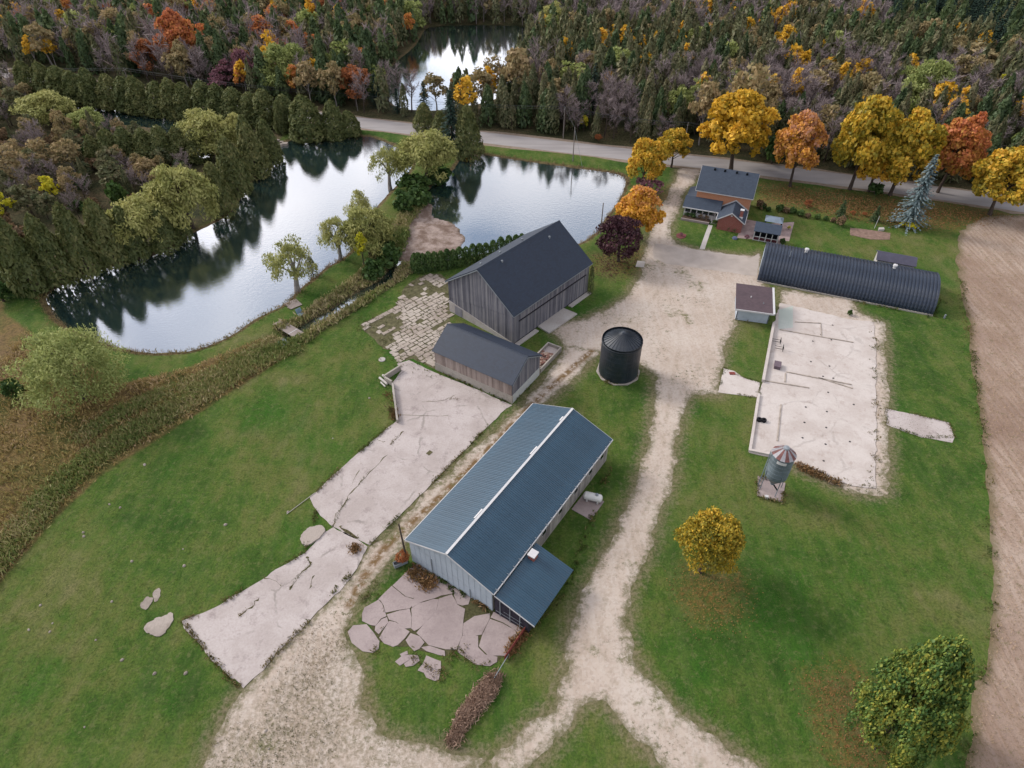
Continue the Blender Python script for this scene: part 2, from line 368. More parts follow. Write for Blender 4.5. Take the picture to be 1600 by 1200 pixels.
trk = t.noise(0.8, t.map(p, (1, 0.05, 1), (0, 0, math.radians(-12))), 3, 0.6); c = t.mix(t.m1('MULTIPLY', t.step(trk, 0.45, 0.65), 0.28), c, C(214, 202, 192))
spk = t.m1('MULTIPLY', t.step(t.voro(1.6).outputs['Distance'], 0.16, 0.08), t.step(t.noise(0.05, p, 3), 0.42, 0.58)); c = t.mix(t.m1('MULTIPLY', spk, 0.55), c, C(96, 88, 66))
e = t.step(t.m1('ADD', t.attr('d'), t.m1('MULTIPLY', t.m1('SUBTRACT', t.noise(1.1, p, 5, 0.75), 0.5), 5.5)), 1.4, -0.4)
c = t.mix(t.m1('MULTIPLY', e, 0.85), c, t.mix(n2, C(82, 92, 50), C(118, 106, 76)))
mid = t.m1('MULTIPLY', t.attr('mid'), t.step(t.noise(0.9, p, 5, 0.7), 0.38, 0.55)); c = t.mix(mid, c, t.mix(n2, C(104, 92, 58), C(138, 104, 76)))
wd = t.m1('MULTIPLY', t.step(t.m1('ADD', t.attr('weedy'), t.m1('MULTIPLY', t.m1('SUBTRACT', t.noise(0.3, p, 4), 0.5), 6.0)), -1.0, 3.0), t.step(t.noise(1.7, p, 6, 0.8), 0.40, 0.60)); c = t.mix(t.m1('MULTIPLY', wd, 0.62), c, t.mix(t.noise(0.25, p, 3), C(96, 96, 60), C(134, 116, 92)))
rd = t.attr('rut'); c = t.mix(t.m1('MULTIPLY', t.m1('MULTIPLY', t.step(t.m1('ABSOLUTE', t.m1('SUBTRACT', rd, 1.0)), 0.75, 0.2), t.step(t.noise(0.5, p, 4), 0.35, 0.6)), 0.32), c, C(206, 192, 178))
c = t.mix(t.m1('MULTIPLY', t.m1('MULTIPLY', t.step(rd, 0.55, 0.15), t.step(t.noise(0.7, p, 5, 0.75), 0.46, 0.64)), 0.4), c, C(144, 130, 104))
patch = t.m1('MULTIPLY', t.step(t.noise(0.11, t.map(p, (1, 1, 1), (0, 0, 0), (13, 4, 0)), 5, 0.7), 0.56, 0.66), t.step(t.noise(1.3, p, 5, 0.8), 0.42, 0.58)); c = t.mix(t.m1('MULTIPLY', patch, 0.8), c, C(104, 104, 62))
M_GRAVEL = t.bsdf(c, 0.95, 0.12, 0, t.bump(t.m1('ADD', vb, n2), 0.5, 0.08))

t = NT('ploughed_field'); p = t.pos
n1 = t.noise(0.03, p, 5, 0.6); rows = t.noise(1.3, t.map(p, (1, 0.08, 1), (0, 0, math.radians(-24))), 4, 0.6); n3 = t.noise(2.2, p, 5, 0.75)
c = t.ramp(n1, [(0.36, C(150, 126, 112)), (0.5, C(176, 154, 138)), (0.62, C(194, 174, 158))])
c = t.mix(t.m1('MULTIPLY', t.step(rows, 0.38, 0.62), 0.5), c, C(150, 124, 104)); c = t.mix(t.m1('MULTIPLY', t.step(n3, 0.5, 0.66), 0.6), c, C(122, 104, 80))
c = t.mix(t.m1('MULTIPLY', t.step(t.noise(0.7, p, 6, 0.8), 0.56, 0.66), 0.6), c, C(104, 104, 62))
c = t.mix(t.m1('MULTIPLY', t.step(t.m1('ADD', t.attr('d'), t.m1('MULTIPLY', t.m1('SUBTRACT', n3, 0.5), 5.0)), 1.6, 0.0), 0.7), c, C(104, 96, 60))
M_FIELD = t.bsdf(c, 0.95, 0.1, 0, t.bump(t.m1('ADD', n3, rows), 0.7, 0.2))

def concrete(name, a, b, dk, stain=0.5, crack=0.6, csc=0.22):
    t = NT(name); p = t.pos
    n1 = t.noise(0.15, p, 6, 0.65); n2 = t.noise(0.5, p, 5, 0.7); n3 = t.noise(4, p, 4, 0.7)
    c = t.mix(t.step(n1, 0.35, 0.62), a, b); c = t.mix(t.m1('MULTIPLY', t.step(n2, 0.52, 0.72), stain), c, dk)
    c = t.mix(t.m1('MULTIPLY', t.step(n3, 0.35, 0.7), 0.25), c, dk)
    wp = t.n('VectorMath', operation='ADD'); t.put(wp.inputs[0], p); t.put(wp.inputs[1], t.n('TexNoise', {'Scale': 0.8, 'Vector': p, 'Detail': 4}).outputs['Color'])
    vd = t.voro(csc, wp.outputs[0], 'DISTANCE_TO_EDGE').outputs['Distance']
    ck = t.m1('MULTIPLY', t.step(vd, 0.02, 0.006), t.step(t.noise(0.3, p, 3), 0.45, 0.6))
    c = t.mix(t.m1('MULTIPLY', ck, crack), c, C(74, 70, 54))
    return t.bsdf(c, 0.9, 0.2, 0, t.bump(t.m1('ADD', n3, n2), 0.25, 0.04))
M_YARD = concrete('yard_concrete', C(184, 172, 166), C(202, 191, 186), C(146, 132, 130), 0.6, 0.35, 0.10)
M_PATIO = concrete('old_patio_concrete', C(160, 145, 142), C(178, 163, 159), C(136, 120, 119), 0.4, 0.0)
M_SLAB = concrete('pale_foundation_concrete', C(200, 188, 180), C(216, 206, 199), C(176, 160, 150), 0.55, 0.2, 0.10)
M_COB = concrete('broken_concrete', C(168, 154, 142), C(198, 186, 174), C(136, 122, 108), 0.5, 0.0)
M_PALE = concrete('pale_concrete', C(186, 178, 172), C(204, 198, 192), C(160, 150, 142), 0.4, 0.0)
t = NT('asphalt'); p = t.pos
n1 = t.noise(0.2, t.map(p, (0.3, 2.2, 1), (0, 0, math.radians(17))), 4); c = t.mix(t.step(n1, 0.35, 0.65), C(160, 154, 152), C(176, 170, 168)); c = t.mix(t.m1('MULTIPLY', t.noise(3, p, 4, 0.7), 0.3), c, C(140, 134, 132))
M_ROAD = t.bsdf(c, 0.85, 0.25)

t = NT('pond_water'); p = t.pos
rip = t.m1('ADD', t.noise(1.3, t.map(p, (1, 1.6, 1)), 3, 0.6), t.m1('MULTIPLY', t.noise(5.0, p, 2), 0.3))
calm = t.step(t.noise(0.02, p, 2), 0.35, 0.6)
nr = t.n('Bump', {'Height': rip, 'Strength': t.m1('MULTIPLY_ADD', calm, 0.05, 0.02), 'Distance': 0.25}).outputs[0]
gl = t.n('BsdfGlossy', {'Roughness': 0.05, 'Color': (0.95, 0.97, 1.0, 1), 'Normal': nr})
df = t.n('BsdfDiffuse', {'Color': t.mix(t.noise(0.08, p, 3), (0.008, 0.018, 0.018, 1), (0.012, 0.03, 0.032, 1))})
fr = t.n('Fresnel', {'IOR': 1.33, 'Normal': nr}).outputs[0]
mx = t.n('MixShader', {0: t.m1('MULTIPLY_ADD', fr, 2.0, 0.30, clamp=True)}); t.t.links.new(df.outputs[0], mx.inputs[1]); t.t.links.new(gl.outputs[0], mx.inputs[2])
t.t.links.new(mx.outputs[0], t.out.inputs[0]); M_WATER = t.m

# ------------------------------------------------------------ the ground sheet
def grid_mesh(xs, ys, name, mat):
    X, Y = np.meshgrid(xs, ys); nx, ny = len(xs), len(ys); X = X.ravel(); Y = Y.ravel()
    i = np.arange((nx - 1) * (ny - 1)); r, q = i // (nx - 1), i % (nx - 1); a = r * nx + q
    F = np.stack([a, a + 1, a + nx + 1, a + nx], 1)
    Z = terrain(X, Y)
    far = np.maximum(0, np.hypot(X, Y - 150) - 420); Z = Z + far * 0.02
    att = dict(meadow=sdf(meadow, X, Y), brush=sdf(creekbrush, X, Y), forest=sdf(forest_a, X, Y), litter=np.max([sdf(q_, X, Y) for q_ in litter_polys], 0),
               gravel=gravel_d(X, Y), shore=pond_d(X, Y), mud=sdf(mud, X, Y))
    att = {k: np.clip(v_, -9, 9) for k, v_ in att.items()}
    return np_mesh(name, np.stack([X, Y, Z], 1), F, mat, att, smooth=True)
def axis(lo, hi, step, flo, fhi):
    core = np.arange(lo, hi + step / 2, step); out_ = [core]; s_ = step; a = lo; lows = []
    while a > flo: s_ *= 1.25; a -= s_; lows.append(a)
    s_ = step; b = hi; his = []
    while b < fhi: s_ *= 1.25; b += s_; his.append(b)
    return np.array(lows[::-1] + list(core) + his)
ground = bpy.data.objects.new('ground', grid_mesh(axis(-170, 130, 0.7, -3500, 3500), axis(18, 260, 0.7, -1500, 4500), 'ground', M_GROUND))
link(ground); tag(ground, kind='structure')

# ------------------------------------------------------------ sheets with ragged edges
def zone(name, dfun, bbox, cell, z, mat, amp, nsc, extra=None):
    x0, y0, x1, y1 = bbox; xs = np.arange(x0, x1 + cell, cell); ys = np.arange(y0, y1 + cell, cell)
    X, Y = np.meshgrid(xs, ys); f = dfun(X, Y) + amp * fbm(X, Y, nsc, 4, 3)
    ny, nx = f.shape; ins = f > 0; cnt = ins[:-1, :-1].astype(int) + ins[1:, :-1] + ins[:-1, 1:] + ins[1:, 1:]
    vid = {}; V = []; D = []; faces = []
    def vert(key, x, y, d):
        if key not in vid: vid[key] = len(V); V.append((x, y, z)); D.append(d)
        return vid[key]
    for j, i in zip(*np.nonzero(cnt)):
        cs = [(j, i), (j, i + 1), (j + 1, i + 1), (j + 1, i)]
        poly = []
        for k in range(4):
            a, b = cs[k], cs[(k + 1) % 4]; fa, fb = f[a], f[b]
            if fa > 0: poly.append(vert(a, xs[a[1]], ys[a[0]], fa))
            if (fa > 0) != (fb > 0):
                u = fa / (fa - fb); key = (min(a, b), max(a, b))
                poly.append(vert(key, xs[a[1]] + (xs[b[1]] - xs[a[1]]) * u, ys[a[0]] + (ys[b[0]] - ys[a[0]]) * u, 0.0))
        if len(poly) > 2: faces.append(tuple(poly))
    me = bpy.data.meshes.new(name); me.from_pydata(V, [], faces); me.materials.append(mat)
    at = me.attributes.new('d', 'FLOAT', 'POINT'); at.data.foreach_set('value', np.clip(np.array(D, np.float32), -9, 9))
    va = np.array(V)
    for k_, fn in (extra or {}).items():
        at = me.attributes.new(k_, 'FLOAT', 'POINT'); at.data.foreach_set('value', fn(va[:, 0], va[:, 1]).astype(np.float32))
    o = bpy.data.objects.new(name, me); link(o); tag(o, kind='structure'); return o
def bb(ps, m=1.5): a = np.concatenate(ps); return (a[:, 0].min() - m, a[:, 1].min() - m, a[:, 0].max() + m, a[:, 1].max() + m)
zone('driveway', gravel_d, bb(gravel_polys), 0.55, 0.012, M_GRAVEL, 0.9, 0.45, {'weedy': lambda X, Y: np.clip(sdf(weedy_gravel, X, Y), -9, 9), 'mid': lambda X, Y: 1 - sm((line_d(lane_mid, X, Y) - 0.35) / 0.5), 'rut': lambda X, Y: np.minimum(line_d(rut_a, X, Y), line_d(rut_b, X, Y))})
zone('field', lambda X, Y: sdf(field_poly, X, Y), bb([field_poly]), 1.0, 0.010, M_FIELD, 0.9, 0.4)

road_line = smooth_poly(GP([(-600,70),(-200,92),(45,120),(300,157),(564,192),(770,216.5),(975,240.5),(1178,263.5),(1340,284.5),(1492,305.5),(1600,322),(1760,350),(2100,420)]), 5, False)
def ribbon(name, line, w, z, mat, jit=0.0):
    tt = np.gradient(line, axis=0); n = np.stack([-tt[:, 1], tt[:, 0]], 1); n /= np.linalg.norm(n, axis=1)[:, None]
    jj = jit * np.random.RandomState(3).randn(len(line), 2)
    a, b = line + n * (w / 2 + jj[:, :1]), line - n * (w / 2 + jj[:, 1:])
    m = MB(); m.add([(x, y, z) for x, y in a] + [(x, y, z) for x, y in b], [(i + 1, i, len(a) + i, len(a) + i + 1) for i in range(len(a) - 1)])
    return m.build(name, mat)
tag(ribbon('road_verge', road_line, 10.6, 0.018, plain('verge_gravel', C(150, 134, 118), 0.95, 0.1, 0, 0.2, 1.0), 0.35), kind='structure')
tag(ribbon('road', road_line, 8.0, 0.028, M_ROAD), kind='structure')

def grow(poly, w):
    p = np.asarray(poly); s_ = np.sign(np.sum(p[:, 0] * np.roll(p[:, 1], -1) - p[:, 1] * np.roll(p[:, 0], -1)))
    tt = np.roll(p, -1, 0) - np.roll(p, 1, 0); n = np.stack([tt[:, 1], -tt[:, 0]], 1) * s_; n /= (np.linalg.norm(n, axis=1)[:, None] + 1e-9)
    return p + n * w
def flat(name, poly, z, mat):
    p = np.asarray(poly); tris = tessellate_polygon([[Vector((a, b, 0)) for a, b in p]]); V = [(a, b, z) for a, b in p]; fs = []
    for a, b, c_ in tris:
        cr_ = (p[b][0] - p[a][0]) * (p[c_][1] - p[a][1]) - (p[b][1] - p[a][1]) * (p[c_][0] - p[a][0])
        fs.append((a, b, c_) if cr_ > 0 else (a, c_, b))
    return MB().add(V, fs).build(name, mat)
for p_, w_ in ((pond_big, 1.4), (pond_right, 1.4), (pond_far, 1.6), (pond_dark, 1.4)):
    tag(flat('pond', grow(p_, w_), WL, M_WATER), kind='structure')
tag(flat('creek', strip_poly(creek_line, 4.2), -0.85, M_WATER), kind='structure')

# ------------------------------------------------------------ concrete yards, paths
def ragged(poly, step=0.7, amp=0.12, seed=1):
    p = np.asarray(poly); out_ = []
    for a, b in zip(p, np.roll(p, -1, 0)):
        L = np.linalg.norm(b - a); k = max(1, int(L / step))
        for i in range(k): out_.append(a + (b - a) * i / k)
    o_ = np.array(out_); return o_ + amp * np.stack([fbm(o_[:, 0], o_[:, 1], 0.8, 3, seed), fbm(o_[:, 0], o_[:, 1], 0.8, 3, seed + 5)], 1)
def slab(name, px, z1, mat, parent=None, z0=-0.1, amp=0.12, seed=1, kind=None):
    return MB().prism(ragged(GP(px, z1), 0.7, amp, seed), z0, z1).build(name, mat, parent, kind=kind)
slab('concrete_yard', [(621,568),(640,563),(678.5,582),(740,606),(800,633),(790,638),(732.5,697),(635,795),(577,851),(552,840),(520,822),(500,806),(490,790),(484,778),(530,734),(564,704),(619,657),(612,600),(628,578)], 0.06, M_YARD, amp=.2, kind='structure')
slab('concrete_yard', [(506,832),(520,824),(545,836),(574,853),(562,881),(540,911),(472,982),(381,1075),(337,1036),(287,982),(284,969),(324,955),(391,915),(440,885),(476,864),(490,850)], 0.06, M_YARD, amp=.28, seed=4, kind='structure')
def mark(name, px, w, mat, z, parent=None, seed=0, kind=None):   # joint or crack line, ragged
    l = smooth_poly(GP(px, z), 5, False); rs = np.random.RandomState(seed)
    l = l + 0.10 * rs.randn(*l.shape)
    tt = np.gradient(l, axis=0); n = np.stack([-tt[:, 1], tt[:, 0]], 1); n /= np.linalg.norm(n, axis=1)[:, None]
    hw = w / 2 * (0.1 + 1.1 * rs.rand(len(l), 1) ** 1.5); a, b = l + n * hw, l - n * hw
    o = MB().add([(x, y, z) for x, y in a] + [(x, y, z) for x, y in b], [(i + 1, i, len(a) + i, len(a) + i + 1) for i in range(len(a) - 1)]).build(name, mat, parent)
    if kind: o['kind'] = kind
    return o
M_CRACK = plain('weedy_crack', C(98, 92, 68), 0.95, 0.05, 0, 0.5, 3)
for i, (q, w_) in enumerate((([(629,674),(610,695)], .25), ([(604,710),(570,745),(545,775),(530,800)], .3), ([(528,800),(520,825)], .2), ([(600,690),(590,687)], .2), ([(712,617),(690,626),(660,628)], .16),
                     ([(478,870),(486,882),(470,897),(452,921)], .3), ([(405,935),(390,950),(372,964)], .25), ([(490,898),(484,920)], .2), ([(412,900),(440,917)], .16), ([(620,648),(700,650)], .12), ([(530,822),(560,842)], .5), ([(560,735),(548,760)], .15))):
    mark('crack', q, w_, M_CRACK, 0.066, None, i, 'structure')
slab('concrete_path', [(1131,575.5),(1148,580),(1161,590),(1188,598),(1185,621),(1122,613)], 0.05, M_SLAB, kind='structure')
slab('concrete_path', [(1384,638),(1398,641),(1440,650),(1482,660),(1492,683),(1488,691),(1440,683),(1386,664)], 0.04, M_YARD, amp=0.2, kind='structure')
slab('front_walk', [(1107,351),(1113.5,352),(1101,389.5),(1093,389)], 0.04, M_PALE, amp=0.03, kind='structure')
slab('driveway_apron', [(1086,390),(1142,398),(1176,402),(1187,397),(1184,432),(1100,420),(1040,412),(1022,404),(1022,380)], 0.03, plain('worn_asphalt', C(186, 174, 164), 0.92, 0.1, 0, 0.12, 0.4), amp=0.5, kind='structure')
# ------------------------------------------------------------ building materials
def shingle(name, a, b, sc=1.0):
    t = NT(name); o = t.obj(); n1 = t.noise(0.35, o, 5, 0.65); n2 = t.noise(7, o, 4, 0.7)
    br = t.n('TexBrick', {'Vector': o, 'Scale': sc, 'Color1': a, 'Color2': b, 'Mortar': tuple(v_ * 0.6 for v_ in a[:3]) + (1,), 'Mortar Size': 0.012, 'Row Height': 0.28, 'Brick Width': 0.5})
    c = t.mix(t.m1('MULTIPLY', t.step(n1, 0.4, 0.65), 0.4), br.outputs['Color'], b); c = t.mix(t.m1('MULTIPLY', n2, 0.35), c, a)
    return t.bsdf(c, 0.62, 0.5, 0, t.bump(br.outputs['Fac'], 0.2, 0.02))
M_SHING = shingle('dark_blue_shingles', C(20, 34, 54), C(30, 46, 68))
M_SHINGH = shingle('house_blue_shingles', C(40, 54, 72), C(54, 68, 86))
M_SHING2 = shingle('brown_shingles', C(74, 56, 62), C(94, 74, 78))
def metal_sheet(name, col, rough=0.42, spec=0.5, var=0.12):
    t = NT(name); o = t.obj(); n1 = t.noise(0.4, o, 5, 0.6); n2 = t.noise(2.5, t.map(o, (6, 0.5, 1)), 3)
    c = t.mix(t.step(n1, 0.35, 0.65), tuple(v_ * (1 - var) for v_ in col[:3]) + (1,), tuple(v_ * (1 + var) for v_ in col[:3]) + (1,)); c = t.mix(t.m1('MULTIPLY', t.step(n2, 0.5, 0.75), 0.25), c, tuple(v_ * 0.7 for v_ in col[:3]) + (1,))
    rn = t.n('ObjectInfo').outputs['Random']; c = t.mix(t.m1('MULTIPLY', rn, 0.22), c, tuple(v_ * 1.35 + .01 for v_ in col[:3]) + (1,)); dirt = t.m1('MULTIPLY', t.step(t.noise(0.9, t.map(o, (1, .35, 1)), 6, .75), .52, .75), .4); c = t.mix(dirt, c, C(96, 92, 86))
    return t.bsdf(c, t.m1('MULTIPLY_ADD', n1, 0.25, rough - 0.1), spec)
M_ROOFMETAL = metal_sheet('blue_grey_steel_roof', C(42, 76, 97), 0.36, 0.75)
M_BLACKMETAL = metal_sheet('black_painted_steel', C(28, 38, 50), 0.4, 0.6, 0.2)
M_QUON = metal_sheet('dark_quonset_steel', C(34, 46, 64), 0.4, 0.6, 0.2)
M_WHITEMETAL = metal_sheet('white_steel_siding', C(186, 196, 206), 0.55, 0.35, 0.05)
M_TRIM = plain('white_trim', C(214, 212, 212), 0.6, 0.3, 0, 0.06)
M_BINMETAL = metal_sheet('galvanised_bin_steel', C(112, 124, 132), 0.5, 0.4, 0.22)
M_RUST = plain('rust_red_steel', C(130, 60, 52), 0.7, 0.3, 0, 0.4, 3)
M_GALV = metal_sheet('weathered_galvanised', C(140, 146, 152), 0.5, 0.4, 0.15)
M_DARK = plain('dark_opening', C(22, 26, 32), 0.9, 0.1)
t = NT('window_glass'); M_GLASS = t.bsdf(C(24, 34, 42), 0.08, 0.6)
def boards(name, cols, axis_sc):
    t = NT(name); o = t.obj(); w = t.noise(1.0, t.map(o, axis_sc), 4, 0.6); n1 = t.noise(0.25, o, 4, 0.6); isl = t.n('NewGeometry').outputs['Random Per Island']
    f = t.m1('ADD', t.m1('ADD', t.m1('MULTIPLY', w, 0.4), t.m1('MULTIPLY', isl, 0.35)), t.m1('MULTIPLY', n1, 0.3))
    st = t.n('NewGeometry'); c = t.ramp(f, [(0.25, cols[0]), (0.5, cols[1]), (0.75, cols[2])])
    return t.bsdf(c, 0.9, 0.15, 0, t.bump(w, 0.3, 0.02))
M_BARNWOOD = boards('weathered_barn_boards', (C(80, 80, 90), C(124, 122, 130), C(160, 156, 158)), (5, 5, 0.35))
M_BARNWOOD2 = boards('greyed_warm_boards', (C(124, 108, 102), C(164, 148, 140), C(190, 174, 166)), (5, 5, 0.35))
M_BATTEN = plain('dark_grey_wood', C(60, 58, 64), 0.95, 0.1, 0, 0.3)  # dark grey wood of frame walls, door track and beams
M_STONE = concrete('whitewashed_foundation', C(172, 164, 160), C(200, 194, 188), C(140, 130, 122), 0.5, 0.0)
M_WALLCON = concrete('grey_foundation_concrete', C(164, 156, 148), C(186, 178, 168), C(130, 120, 108), 0.6, 0.0)
def bricks(name, a, b, mo):
    t = NT(name); o = t.n('TexCoord').outputs['Object']
    sx = t.n('SeparateXYZ', {0: o}); v_ = t.n('CombineXYZ', {0: t.m1('ADD', sx.outputs[0], sx.outputs[1]), 1: sx.outputs[2], 2: 0.0}).outputs[0]
    br = t.n('TexBrick', {'Vector': v_, 'Scale': 1.0, 'Color1': a, 'Color2': b, 'Mortar': mo, 'Mortar Size': 0.008, 'Row Height': 0.08, 'Brick Width': 0.24})
    c = t.mix(t.m1('MULTIPLY', t.noise(0.7, o, 5), 0.5), br.outputs['Color'], a)
    return t.bsdf(c, 0.85, 0.2, 0, t.bump(br.outputs['Fac'], 0.2, 0.01))
M_BRICKO = bricks('orange_brick', C(196, 128, 92), C(216, 150, 112), C(200, 170, 150))
M_BRICKR = bricks('red_brick', C(150, 82, 72), C(172, 102, 90), C(170, 140, 130))
M_PORCH = plain('white_siding', C(196, 192, 190), 0.7, 0.3, 0, 0.06)

def gable_tri(m, x, W_, he, hr, th, y0=None):   # gable wall slab at x..x+th, from z0 handled by caller
    return m.extrude([(x, -W_ / 2, he), (x, W_ / 2, he), (x, 0, hr)], (th, 0, 0))
def roof_slope(m, L, W_, he, hr, side, ov, ovg, th=0.18, x0=None, x1=None):
    """slab of one slope; side=+1/-1"""
    sl = (hr - he) / (W_ / 2); ye = side * (W_ / 2 + ov); ze = he - sl * ov
    nx_, nz = side * sl, 1.0; ln = math.hypot(nx_, nz); oy, oz = nx_ / ln * th, nz / ln * th
    prof = [(0, ye, ze), (0, 0, hr), (0, 0, hr + th * 1.05), (0, ye + oy, ze + oz)]
    a = -L / 2 - ovg if x0 is None else x0; b = L / 2 + ovg if x1 is None else x1
    return m.extrude([(a, y, z) for _, y, z in prof], (b - a, 0, 0))
def board_wall(rng, p0, p1, zlo, zhi, nrm, bw=0.3, th=0.04, gap=0.02):
    """vertical boards from p0 to p1 along a wall; zlo/zhi functions of fraction"""
    m = MB(); p0 = np.array(p0, float); p1 = np.array(p1, float); L = np.linalg.norm(p1 - p0); n = int(L / bw); d = (p1 - p0) / L; nr = np.array(nrm, float)
    for i in range(n):
        a, b = i / n, (i + 1) / n; g = gap / L * 0.5
        q = th * (0.7 + 0.6 * rng.random()); za, zb = zlo((a + b) / 2) - 0.08 * rng.random(), None
        A, B = p0 + d * L * (a + g), p0 + d * L * (b - g); h = [zhi(a + g), zhi(b - g)]
        m.add([(A[0], A[1], za), (B[0], B[1], za), (B[0], B[1], h[1]), (A[0], A[1], h[0]),
               (A[0] + nr[0] * q, A[1] + nr[1] * q, za), (B[0] + nr[0] * q, B[1] + nr[1] * q, za), (B[0] + nr[0] * q, B[1] + nr[1] * q, h[1]), (A[0] + nr[0] * q, A[1] + nr[1] * q, h[0])],
              [(4, 5, 6, 7), (3, 2, 6, 7), (0, 4, 7, 3), (1, 2, 6, 5), (0, 1, 5, 4), (0, 3, 2, 1)])
    return m
rng = random.Random(7)

# ------------------------------------------------------------ big bank barn
L, Wd, he, hr = 23.75, 16.98, 7.27, 13.34
barn = thing('timber_barn', (1.64, 115.17, 0), 0.8538, 'large weathered grey board barn with a steep dark blue shingle roof', 'barn')
m = MB(); hw = Wd / 2 - 0.06; hl = L / 2 - 0.06
m.extrude([(-hl, -hw, 0), (hl, -hw, 0), (hl, -hw, he - 0.1), (-hl, -hw, he - 0.1)], (0, 0.12, 0)); m.extrude([(-hl, hw, 0), (hl, hw, 0), (hl, hw, he - 0.1), (-hl, hw, he - 0.1)], (0, -0.12, 0))
for x in (-hl, hl - 0.12): m.extrude([(x, -hw + 0.12, 0), (x, hw - 0.12, 0), (x, hw - 0.12, he - 0.1), (x, 0, hr - 0.15), (x, -hw + 0.12, he - 0.1)], (0.12, 0, 0))
m.build('frame_wall', M_BATTEN, barn)
zt = lambda f: he + (hr - he) * (1 - abs(2 * f - 1)) - 0.05
zsill = lambda f: 0.35 + 2.2 * f
# near gable, upper and lower tiers of boards with a step between them
board_wall(rng, (-L / 2, -Wd / 2), (-L / 2, Wd / 2), lambda f: 6.35 - 3.3 * max(0, f - .1), zt, (-1, 0)).build('gable_boards', M_BARNWOOD, barn, kind='stuff')
board_wall(rng, (-L / 2 + .05, -Wd / 2), (-L / 2 + .05, Wd / 2), zsill, lambda f: 6.5 - 3.3 * max(0, f - .1), (-1, 0)).build('gable_boards', M_BARNWOOD, barn, kind='stuff')
board_wall(rng, (L / 2, -Wd / 2), (L / 2, Wd / 2), lambda f: 0.3, zt, (1, 0), 0.4).build('gable_boards', M_BARNWOOD, barn, kind='stuff')
board_wall(rng, (-L / 2, -Wd / 2), (L / 2, -Wd / 2), lambda f: 4.9 if .06 < f < .96 else .4, lambda f: he - .05, (0, -1)).build('side_boards', M_BARNWOOD, barn, kind='stuff')
board_wall(rng, (-L / 2, -Wd / 2 + .05), (L / 2, -Wd / 2 + .05), lambda f: .35, lambda f: 5.0, (0, -1)).build('side_boards', M_BARNWOOD, barn, kind='stuff')
board_wall(rng, (-L / 2, Wd / 2), (L / 2, Wd / 2), lambda f: 2.2, lambda f: he - .05, (0, 1), 0.4).build('side_boards', M_BARNWOOD, barn, kind='stuff')
box('door_track', M_BATTEN, barn, -L / 2 + 1.5, L / 2 - 1.2, -Wd / 2 - .22, -Wd / 2 - .045, 4.78, 4.95)
m = MB(); m.extrude([(-L / 2 - .1, -Wd / 2 + .1, 0), (-L / 2 - .1, Wd / 2 + .06, 0), (-L / 2 - .1, Wd / 2 + .06, 2.6), (-L / 2 - .1, -Wd / 2 + .1, .42)], (.1, 0, 0)); m.build('foundation', M_STONE, barn)
box('foundation', M_STONE, barn, -L / 2, L / 2, Wd / 2 - .04, Wd / 2 + .03, 0, 2.2)
box('stable_door', M_BARNWOOD, barn, -L / 2 - .17, -L / 2 - .11, Wd / 2 - 3.6, Wd / 2 - 1.6, .05, 2.1)
box('foundation_ledge', M_PALE, barn, -L / 2, -5.4, -Wd / 2 - 1.0, -Wd / 2 - .08, -.05, .22); box('foundation_ledge', M_PALE, barn, 5.2, L / 2 + .1, -Wd / 2 - 1.0, -Wd / 2 - .08, -.05, .22)
for k in (-1, 1):
    rf = roof_slope(MB(), L, Wd, he, hr, k, .45, .35, .2).build('roof', M_SHING, barn)
    sl = (hr - he) / (Wd / 2)
    box('fascia', M_GALV, rf, -L / 2 - .36, L / 2 + .36, k * (Wd / 2 + .47) - .05, k * (Wd / 2 + .47) + .05, he - sl * .45 - .12, he - sl * .45 + .06)
    for e_ in (-1, 1):
        m = MB(); xx = e_ * (L / 2 + .36); m.extrude([(xx, k * (Wd / 2 + .42), he - sl * .42 - .18), (xx, k * .01, hr - .2), (xx, k * .01, hr + .02), (xx, k * (Wd / 2 + .42), he - sl * .42 + .04)], (e_ * .06, 0, 0)); m.build('bargeboard', M_GALV, rf)
MB().extrude([(-L / 2 - .37, -.3, hr + .02), (-L / 2 - .37, 0, hr + .3), (-L / 2 - .37, .3, hr + .02)], (L + .74, 0, 0)).build('ridge_cap', M_SHING, barn)
m = MB()
for x, y in ((-8, 3.2), (-2, 3.6), (4, 3.0), (-6.5, -1.0), (7, -1.6)): m.box(x - .16, x + .16, abs(y) * (1 if y > 0 else -1) - .16, y + .16, hr - abs(y) * sl - .1, hr - abs(y) * sl + .55)
m.build('roof_vent', M_GALV, barn, kind='stuff')
ramp = slab('concrete_ramp', [(838,508),(878,480),(902,490),(858,520)], .28, M_PALE, None, amp=.03); tag(ramp, 'pale concrete ramp slab at the side door of the big grey barn', 'ramp')

# ------------------------------------------------------------ small barn
L, Wd, he, hr = 16.54, 9.06, 4.54, 7.32
sb = thing('board_shed', (-4.48, 92.73, 0), -0.5775, 'smaller board barn on a tall concrete base below the big grey barn', 'barn')
m = MB(); hl, hw = L / 2 - .06, Wd / 2 - .06
for y in (-hw, hw - .12): m.box(-hl, hl, y, y + .12, 1.6, he - .1)
for x in (-hl, hl - .12): m.extrude([(x, -hw + .12, 1.6), (x, hw - .12, 1.6), (x, hw - .12, he - .1), (x, 0, hr - .15), (x, -hw + .12, he - .1)], (.12, 0, 0))
m.build('frame_wall', M_BATTEN, sb)
m = MB(); m.box(-L / 2 - .1, L / 2 + .1, -Wd / 2 - .1, -Wd / 2 + .2, -.1, 1.75); m.box(-L / 2 - .1, -L / 2 + .2, -Wd / 2 + .2, Wd / 2 + .1, -.1, 1.75); m.box(-L / 2 + .2, L / 2 + .1, Wd / 2 - .2, Wd / 2 + .1, -.1, 1.75)
m.build('foundation', M_WALLCON, sb)
